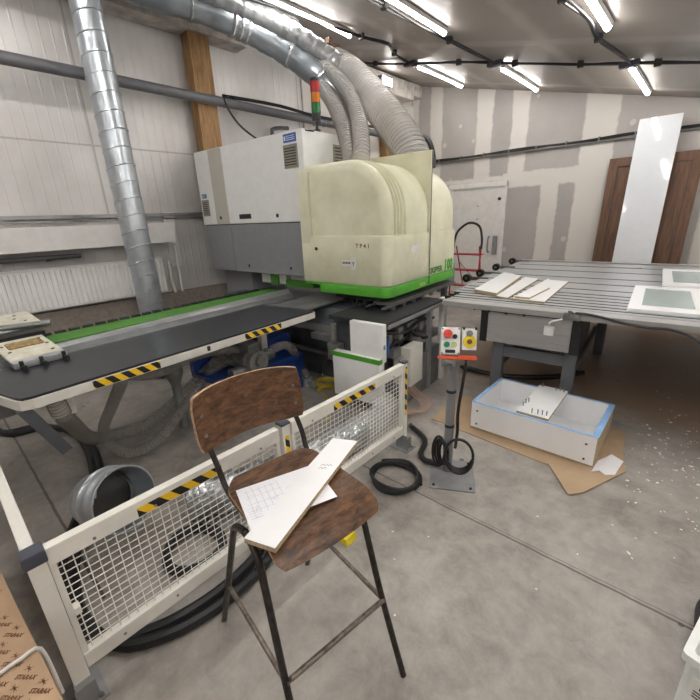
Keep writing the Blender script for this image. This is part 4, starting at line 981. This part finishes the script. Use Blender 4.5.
glass_door(-.10, .42, 3.76, 4.96, 'white framed frosted glass door nearest on the outfeed table')
glass_door(.12, .75, 5.12, 6.42, 'white framed frosted glass door farther back, cut by the frame edge')

# ------------------------------------------------------------------ stepladder by the door
D = Root('stepladder', 'small red folding stepladder with a black hoop handle before the white door', 'ladder', (-3.3, 7.0, 0))
hp = [(-3.60, 6.85, 0), (-3.60, 6.92, .7), (-3.60, 6.98, 1.22), (-3.54, 7.0, 1.42), (-3.34, 7.02, 1.56), (-3.14, 7.02, 1.5), (-3.06, 6.99, 1.28), (-3.05, 6.92, .7), (-3.05, 6.85, 0)]
b = BM(); tube(b, [hp[0], hp[1], (-3.60, 6.965, 1.12)], .015, 8); tube(b, [(-3.055, 6.965, 1.1), hp[7], hp[8]], .015, 8); part(D, 'front_frame', b, 'red_paint')
b = BM(); tube(b, [(-3.60, 6.965, 1.1), hp[2], hp[3], hp[4], hp[5], hp[6], (-3.055, 6.965, 1.1)], .021, 10); part(D, 'hoop_handle', b, 'black_rubber')
for z in (.14, .42, .71, 1.0):
    b = BM(); bx(b, -3.60, -3.05, 6.86+z*.08, 7.04+z*.06, z-.012, z+.012, bev=.004); part(D, 'step', b, 'red_paint')
b = BM(); tube(b, [(-3.56, 7.0, 1.15), (-3.50, 7.4, 0)], .012, 8); tube(b, [(-3.10, 7.0, 1.15), (-3.16, 7.4, 0)], .012, 8); tube(b, [(-3.53, 7.22, .5), (-3.13, 7.22, .5)], .01, 8); tube(b, [(-3.54, 7.1, .85), (-3.1, 7.3, .3)], .006, 6); part(D, 'rear_frame', b, 'red_paint')
b = BM()
for x, y in ((-3.6, 6.85), (-3.05, 6.85), (-3.5, 7.4), (-3.16, 7.4)): cyl(b, (x, y, 0), (x, y, .03), .02, n=10)
parts(D, 'rubber_foot', b, 'black_rubber')
D = Root('grey_box', 'small grey box beyond the hood corner beside the stepladder', 'box', (-2.05, 5.2, 0), 'M')
b = BM(); bx(b, -2.35, -2.15, 4.95, 5.15, .8, 1.1, bev=.01); part(D, 'housing', b, 'cab_grey'); b = BM(); bx(b, -2.28, -2.22, 5.0, 5.08, 0, .8); part(D, 'stand', b, 'leg_grey')

# ------------------------------------------------------------------ against the back wall
D = Root('brown_door', 'wide dark brown wooden door leaf leaning behind the glossy white sheet', 'door leaf', (-.9, 8.1, 0))
M_ = Matrix.Translation((-.87, 7.98, 0)) @ Matrix.Rotation(math.radians(-5.0), 4, 'X')
b = BM(); hw = .60; hh = 2.50
bx(b, -hw, -hw+.13, -.02, .02, 0, hh, M_); bx(b, hw-.13, hw, -.02, .02, 0, hh, M_); bx(b, -hw+.13, hw-.13, -.02, .02, hh-.13, hh, M_); bx(b, -hw+.13, hw-.13, -.02, .02, 0, .15, M_); part(D, 'door_frame', b, 'brown_board', smooth=False)
b = BM(); bx(b, -hw+.14, hw-.14, -.004, .012, .15, hh-.14, M_); part(D, 'door_panel', b, 'brown_board', smooth=False)
b = BM(); bx(b, -hw+.13, -hw+.14, -.012, .012, .15, hh-.13, M_); bx(b, hw-.14, hw-.13, -.012, .012, .15, hh-.13, M_); bx(b, -hw+.13, hw-.13, -.012, .012, hh-.14, hh-.13, M_); part(D, 'shadow_groove', b, 'vent_dark', smooth=False)
D = Root('glossy_sheet', 'tall glossy white sheet leaning against the back wall over the brown door', 'board', (-.9, 7.8, 0))
ang = math.radians(-5.4)
M_ = Matrix.Translation((-.885, 7.845, 0)) @ Matrix.Rotation(ang, 4, 'X')
b = BM(); bx(b, -.265, .265, -.009, .009, 0.0, 3.02, M_); part(D, 'sheet', b, 'gloss_panel', smooth=False)
b = BM(); bx(b, .265, .267, -.009, .009, 0.0, 3.02, M_); bx(b, -.265, .267, -.009, .009, 3.02, 3.022, M_); part(D, 'edge_band', b, 'chip_edge', smooth=False)

# ------------------------------------------------------------------ cabinet carcass on cardboard
def flat(name, pts, z0, th, m, lab, cat):
    b = BM(); prism(b, pts, z0, z0+th, 'z'); return single(name, b, m, lab, cat, (pts[0][0], pts[0][1], z0), smooth=False)
flat('cardboard_sheet', [(-1.55, 2.74), (-1.60, 3.28), (-1.1, 3.55), (-.2, 3.50), (-.17, 3.10), (-.42, 2.66), (-.50, 2.66)], .001, .006, 'cardboard', 'large flattened cardboard under the white cabinet carcass', 'cardboard')
flat('cardboard_flap', [(-.56, 2.68), (-.36, 2.41), (-.295, 2.48), (-.12, 2.90), (-.21, 3.35), (-.30, 3.30), (-.40, 2.80)], .008, .005, 'cardboard', 'folded cardboard flap sticking out right of the carcass, near the paper scrap', 'cardboard')
D = Root('cabinet_carcass', 'white open cabinet carcass lying on its back on cardboard with blue film edges', 'cabinet', (-.78, 3.13, .014))
cx0, cx1, cy0, cy1, zz0, zz1, t_ = -1.215, -.305, 2.81, 3.43, .014, .250, .018
b = BM(); bx(b, cx0, cx1, cy0, cy0+t_, zz0, zz1); front = part(D, 'near_side', b, 'melamine', smooth=False)
b = BM(); bx(b, cx0, cx1, cy1-t_, cy1, zz0, zz1); part(D, 'far_side', b, 'melamine', smooth=False)
b = BM(); bx(b, cx0, cx0+t_, cy0+t_, cy1-t_, zz0, zz1); part(D, 'left_end', b, 'melamine', smooth=False)
b = BM(); bx(b, cx1-t_, cx1, cy0+t_, cy1-t_, zz0, zz1); part(D, 'right_end', b, 'melamine', smooth=False)
b = BM(); bx(b, cx1, cx1+.0015, cy0, cy1, zz0, zz1-.001); part(D, 'raw_side', b, 'chip_edge', smooth=False)
b = BM(); bx(b, cx0, cx1, cy0-.0012, cy0, zz0, zz0+.010); part(D, 'raw_edge', b, 'chip_edge', smooth=False)
b = BM(); bx(b, cx0+t_, cx1-t_, cy0+t_, cy1-t_, zz0, zz0+.01); part(D, 'back_panel', b, 'melamine', smooth=False)
b = BM(); bx(b, -.79, -.772, cy0+t_, cy1-t_, zz0+.01, zz1-.002); part(D, 'divider', b, 'melamine', smooth=False)
b = BM(); e = .001; bx(b, cx0-.004, cx1+.004, cy0-.003, cy0+.020, zz1, zz1+.002); bx(b, cx0-.004, cx1+.004, cy1-.020, cy1+.003, zz1, zz1+.002); bx(b, cx0-.006, cx0+.026, cy0+.020, cy1-.020, zz1, zz1+.002); bx(b, cx1-.036, cx1+.006, cy0+.020, cy1-.020, zz1, zz1+.002)
parts(D, 'blue_edge_film', b, 'blue_film', smooth=False)
b = BM()
for x in (cx0+.05, cx1-.06):
    for z in (.06, .18): cyl(b, (x, cy0-.003, z), (x, cy0, z), .008, n=10)
parts(D, 'screw', b, 'ink')
D = Root('cover_board', 'small white board lying across the middle of the open carcass', 'board', (-.77, 3.1, .24))
M_ = Matrix.Translation((-.755, 3.14, .2605)) @ Matrix.Rotation(.02, 4, 'Z')
b = BM(); bx(b, -.115, .115, -.30, .30, -.008, .010, M_); part(D, 'board', b, 'melamine', smooth=False)
b = BM(); bx(b, .115, .1165, -.30, .30, -.008, .010, M_); bx(b, -.115, .115, -.3015, -.30, -.008, .010, M_); part(D, 'raw_edge', b, 'chip_edge', smooth=False)
b = BM()
for (x, y) in ((-.1, -.19), (-.098, -.13), (-.085, -.1), (-.01, -.27), (.03, -.26), (.06, -.255), (.09, -.25), (.03, .26), (.06, .27), (.09, .26), (-.08, .27)):
    cyl(b, M_ @ Vector((x, y, .010)), M_ @ Vector((x, y, .04)), .004, n=7); cyl(b, M_ @ Vector((x, y, .04)), M_ @ Vector((x, y, .044)), .007, n=7)
parts(D, 'dowel_screw', b, 'steel')
for (x, y), l in (((-1.1, 3.05), 'small steel fitting in the left compartment, nearest its left end'), ((-1.05, 3.09), 'small steel fitting in the left compartment, beside the leftmost one'), ((-.95, 2.99), 'small steel fitting in the left compartment nearest the near side'), ((-.99, 3.13), 'small steel fitting in the left compartment nearest the middle board'),
                  ((-.49, 3.02), 'small steel fitting in the right compartment of the carcass, left one'), ((-.45, 3.04), 'small steel fitting in the right compartment of the carcass, right one')):
    b = BM(); cyl(b, (x, y, .024), (x, y, .045), .0045, n=8); cyl(b, (x, y, .045), (x, y, .052), .008, n=8)
    single('cam_fitting', b, 'steel', l, 'fitting', (x, y, .024), group='steel fittings in the carcass')
flat('paper_scrap', [(-.30, 2.75), (-.26, 2.80), (-.22, 2.77), (-.17, 2.81), (-.15, 3.02), (-.23, 3.07), (-.29, 2.92)], .0145, .0015, 'paper', 'torn white paper scrap at the corner of the cardboard', 'paper')
# wood chips on the floor
b = BM()
def chip(x, y, s):
    a = random.random()*PI; c, s_ = math.cos(a), math.sin(a); pts = []
    for i in range(5):
        q = 2*PI*i/5; r = s*random.uniform(.5, 1.1); px, py = r*math.cos(q), r*.6*math.sin(q); pts.append((x+c*px-s_*py, y+s_*px+c*py))
    prism(b, pts, .0005, .003, 'z')
for i in range(170):
    chip(random.gauss(.18, .2), random.gauss(3.3, .5), random.choice((.005, .007, .009, .016)))
for (x, y) in ((-.87, 1.55), (-.93, 1.3), (-.45, 2.1), (-.2, 1.95), (-.1, 2.3), (-.75, 1.05), (-.3, 1.6), (.02, 2.1), (-1.05, 1.45), (.2, 2.5), (.3, 2.35), (.1, 2.6)): chip(x, y, .009)
single('wood_chips', b, 'debris', 'scattered pale chips of debris on the concrete floor right of the carcass', 'debris', (.1, 3.3, 0), kind='stuff', smooth=False)

# ------------------------------------------------------------------ the high stool
CH = Root('stool', 'tall worn brown plywood stool with backrest and dark steel tube legs', 'chair', (0, 0, 0))
CH.o.location = (-.919, .690, 0); CH.o.rotation_euler = (0, 0, -.153)
SZ = .834
def seatf(u, v):
    x = -.205+.445*u
    t = v*2-1
    hw = .188+.012*u
    # rounded rear corners and rounded front corners
    k = 1-max(0, (.16-u)/.16)**2.2*.22-max(0, (u-.88)/.12)**2.5*.10
    y = t*hw*k
    z = SZ-.010*(1-t*t)*(1-.5*u)*1.0 - max(0, (u-.72)/.28)**2*.045 + max(0, (.2-u)/.2)**2*.012
    x = x-max(0, (u-.72)/.28)**3*.02+(1-abs(t)**2.5)*.012*(1 if u > .5 else -1)*abs(u-.5)*2
    return (x, y, z)
b = BM(); ef = sheet(b, seatf, 22, 16, -.013)
for f in ef: f.material_index = 1
bmesh.ops.recalc_face_normals(b, faces=b.faces)
part(CH, 'seat', b, ['ply', 'ply_edge'])
def backf(u, v):
    t = u*2-1; s = v*2-1
    k = 1-abs(s)**4*.06; kk = 1-abs(t)**5*.10
    return (-.285+.05*t*t-.012*s, -.018+t*.215*k, 1.092+s*.112*kk-.006*t*t)
b = BM(); ef = sheet(b, backf, 24, 12, .012)
for f in ef: f.material_index = 1
part(CH, 'backrest', b, ['ply', 'ply_edge'])
b = BM()
for t, s in ((-.86, .25), (-.86, -.45), (.86, .25), (.86, -.45)):
    p = Vector(backf((t+1)/2, (s+1)/2)); cyl(b, p+Vector((-.014, 0, 0)), p+Vector((.004, 0, 0)), .007, n=10)
parts(CH, 'rivet', b, 'tube_worn')
ft, rt, lw, fw = (.085, .772), (-.085, .772), .203, .231
for s in (-1, 1):
    front_ = [(.307, s*fw, .0), (.307+(ft[0]-.307)*.5, s*(fw+lw)/2, .36), (.11, s*(lw+.004), .69), (.075, s*lw, .755), (0, s*(lw-.002), .785)]
    rear_ = [(-.392, s*fw, .0), (-.392+(.307)*.5, s*(fw+lw)/2, .38), (-.115, s*(lw+.004), .69), (-.075, s*lw, .755), (0, s*(lw-.002), .785)]
    for pts in (front_, rear_):
        b = BM(); tube(b, pts, .0125, 12, ds=.02); part(CH, 'leg', b, 'tube_dark')
for s in (-1, 1):
    b = BM(); tube(b, [(.13, s*.155, .790), (0, s*.165, .792), (-.14, s*.172, .80), (-.205, s*.178, .835), (-.235, s*.182, .90), (-.258, s*.182-.01, .97), (-.285, s*.180-.018, 1.03), (-.287, s*.18-.018, 1.15)], .0105, 12, ds=.02)
    part(CH, 'back_upright', b, 'tube_dark')
b = BM(); tube(b, [(.02, -.203, .785), (.02, .203, .785)], .011, 10); tube(b, [(.13, -.155, .79), (.13, .155, .79)], .011, 10)
part(CH, 'seat_frame', b, 'tube_dark')
def onleg(front, z, s):
    x0 = .307 if front else -.392; x1 = .105 if front else -.11; return (x0+(x1-x0)*z/.70, s*(fw+(lw-fw)*z/.7), z)
rz = .333
b = BM(); tube(b, [onleg(True, rz, -1), onleg(True, rz, 1)], .010, 10); part(CH, 'footrest', b, 'tube_worn')
for s in (-1, 1):
    b = BM(); tube(b, [onleg(True, rz, s), onleg(False, rz, s)], .009, 10); part(CH, 'side_stretcher', b, 'tube_worn')

# paper and board on the seat
def to_w(p): return Matrix.Translation((-.919, .690, 0)) @ Matrix.Rotation(-.153, 4, 'Z') @ Vector(p)
D = Root('drawing_sheet', 'white paper sheet with technical drawing on the stool seat under the board', 'paper', (-.93, .68, .85))
pz = .851
Q = [Vector((-1.076, .546, pz)), Vector((-.984, .795, pz)), Vector((-.772, .795-.045, pz)), Vector((-.868, .490, pz))]
o = Q[0]; xa = (Q[1]-Q[0]).normalized(); ya = Vector((xa.y, -xa.x, 0)); MP = basis(o, xa, ya)
if (MP.to_3x3() @ Vector((0, 0, 1))).z < 0:
    flip = True
def PP(x, y, z=0): v = o+xa*x+ya*y; return Vector((v.x, v.y, pz+z))
b = BM(); L1, L2 = .297, .21
c8 = [PP(0, 0), PP(L1, 0), PP(L1, L2), PP(0, L2)]
prism(b, [(p.x, p.y) for p in c8], pz-.0004, pz+.0004, 'z'); part(D, 'sheet', b, 'paper', smooth=False)
b = BM(); random.seed(11)
def ln(x0, y0, x1, y1, w_=.0004):
    p, q = PP(x0, y0, .0006), PP(x1, y1, .0006); d_ = (q-p).normalized(); n_ = Vector((-d_.y, d_.x, 0))*w_
    b.faces.new([b.verts.new(v) for v in (p+n_, q+n_, q-n_, p-n_)])
for i in range(5): ln(.02, .03+i*.035, .13+.02*(i % 3), .03+i*.035)
for i in range(6): ln(.03+i*.022, .02, .03+i*.022, .17-.02*(i % 2))
for i in range(14):
    x, y = random.uniform(.02, .2), random.uniform(.02, .17); ln(x, y, x+random.uniform(-.03, .03), y+random.uniform(-.03, .03))
for i in range(5): ln(.012, .12+i*.012, .05, .12+i*.012)
part(D, 'drawing_lines', b, 'ink_soft', smooth=False)
D = Root('white_plank', 'narrow white board with chipboard edges lying over the paper on the stool', 'board', (-.89, .72, .86))
bc = [Vector((-1.020, .984, 0)), Vector((-.925, 1.030, 0)), Vector((-.748, .468, 0)), Vector((-.849, .432, 0))]
z0 = .8535; th = .018
b = BM(); prism(b, [(p.x, p.y) for p in bc], z0+th-.001, z0+th, 'z'); part(D, 'white_face', b, 'melamine', smooth=False)
b = BM(); prism(b, [(p.x, p.y) for p in bc], z0, z0+th-.0011, 'z'); part(D, 'chipboard_core', b, 'chip_edge', smooth=False)
b = BM(); c_ = sum(bc, Vector((0, 0, 0)))/4; lx = (bc[3]-bc[0]).normalized()
M_ = basis((c_.x-.01, c_.y+.1, z0+th+.0003), (.95, .31, 0), (-.31, .95, 0))
for (row, n_) in ((0, 7), (1, 5)):
    zz = [M_ @ Vector((-.03+.007*k, .012-.020*row+.3*(-.03+.007*k)+(.005 if k % 2 else -.004), .0002)) for k in range(n_)]
    tube(b, zz, .0006, 4, ds=.004)
part(D, 'handwriting', b, 'ink', smooth=False)

# ------------------------------------------------------------------ things at the frame edges
D = Root('printed_carton', 'brown carton with black repeated logo printing at the lower left corner', 'carton', (-1.6, -.3, 0))
MCt = Matrix.Translation((-1.62, -.080, 0)) @ Matrix.Rotation(math.radians(3.8), 4, 'Z')
b = BM(); bx(b, -.85, .75, -.75, 0, 0, .50, MCt, bev=.006); part(D, 'box', b, 'carton_brown')
b = BM()
tx = Vector((.051, .043, 0)); upv = Vector((-.056, .008, 0))
pxx = tx/20; pyy = -upv/13           # hall vectors per picture pixel on the lid
def lid(px, py): return Vector((-1.435, -.116, .5012))+pxx*(px-10)+pyy*(py-640)
for i in range(-9, 12):
    for j in range(-6, 7):
        qx = 10+12.6*i-1.4*j; qy = 637+10.5*i+26.7*j
        p = lid(qx, qy); l = MCt.inverted() @ p
        if not (-.80 < l.x < .6 and -.6 < l.y < -.035): continue
        Mx = basis(p, pxx, -pyy)
        text_bm(b, 'STARAX', .0165, Mx @ Matrix.Translation((-.025, 0, 0)), depth=.0003, shear=.3, bold=.0006)
        # star shaped mark between the words
        for a in range(6):
            an = a*PI/3+.3; s0 = lid(qx+7, qy-9)
            d_ = (pxx*math.cos(an)+(-pyy)*math.sin(an)); d_.normalize(); n_ = Vector((-d_.y, d_.x, 0))
            s0.z = .5014
            b.faces.new([b.verts.new(v) for v in (s0-n_*.0016, s0+d_*.013-n_*.0005, s0+d_*.013+n_*.0005, s0+n_*.0016)])
part(D, 'printed_logos', b, 'ink_brown', smooth=False)
b = BM(); tube(b, [lid(-14, 690)+Vector((0, 0, .004)), lid(0, 672)+Vector((0, 0, .006)), lid(22, 659)+Vector((0, 0, .010)), lid(36, 649)+Vector((0, 0, .006)), lid(42, 648)+Vector((0, 0, -.03)), lid(44, 650)+Vector((0, 0, -.2))], .006, 8)
single('white_strap', b, 'white_paint', 'white cord lying over the printed carton and hanging down its side', 'cord', (-1.5, -.1, .3))
D = Root('white_bin', 'white plastic bin with a printed label at the lower right corner', 'bin', (.3, 1.2, 0))
MBn = Matrix.Translation((.170, 1.117, 0)) @ Matrix.Rotation(math.radians(-12), 4, 'Z')
b = BM(); 
def br(o, z): return [MBn @ Vector(p) for p in rrect(0-o, .30+o, 0-o, .36+o, z, .012, 5)]
loft(b, [br(-.012, 0), br(-.004, .575), br(.008, .575), br(.008, .60), br(-.012, .60), br(-.02, .575), br(-.03, .03)], True, True); part(D, 'bin_body', b, 'bin_white')
b = BM(); Ml = MBn @ basis((.025, -.004, .53), (1, 0, 0), (0, 0, 1)); bx(b, 0, .12, -.06, .015, 0, .003, Ml); lb = part(D, 'label', b, 'sticker_white', smooth=False)
b = BM(); bx(b, .02, .07, -.02, -.006, .003, .0035, Ml)
for i in range(3): bx(b, .01, .1-.01*i, -.034-.01*i, -.03-.01*i, .003, .0035, Ml)
part(D, 'printing', b, 'ink', smooth=False)
b = BM()
for i in range(3): bx(b, .27+.008*(i % 2), .66, 1.62, 1.95, .005+i*.11, .10+i*.11, bev=.03)
single('black_bag', b, 'black_rubber', 'black padded bag on the floor at the right frame edge', 'bag', (.4, 1.8, 0))

# ------------------------------------------------------------------ camera
R_ = [[0.74520961, 0.1908824, -0.63892608], [0.66573805, -0.26778741, 0.69647883], [-0.03815081, -0.94438012, -0.32663543]]
cd = bpy.data.cameras.new('camera'); cd.sensor_width = 36; cd.lens = 385/700*36; cd.clip_start = .05; cd.clip_end = 60
co = bpy.data.objects.new('camera', cd); COL.objects.link(co)
m = Matrix.Identity(4)
for i in range(3): m[i][0] = R_[i][0]; m[i][1] = -R_[i][1]; m[i][2] = -R_[i][2]
# rows above are hall axes in lens axes, as right / down / forward columns
m[0][3], m[1][3], m[2][3] = 0, 0, 1.75
co.matrix_world = m
S.camera = co
w = bpy.data.worlds.new('world'); S.world = w; w.use_nodes = True
w.node_tree.nodes['Background'].inputs[0].default_value = (.8, .85, .9, 1); w.node_tree.nodes['Background'].inputs[1].default_value = .05
S.view_settings.view_transform = 'Standard'; S.view_settings.look = 'None'; S.view_settings.gamma = 1; S.view_settings.use_curve_mapping = False
S.view_settings.exposure = 1.0
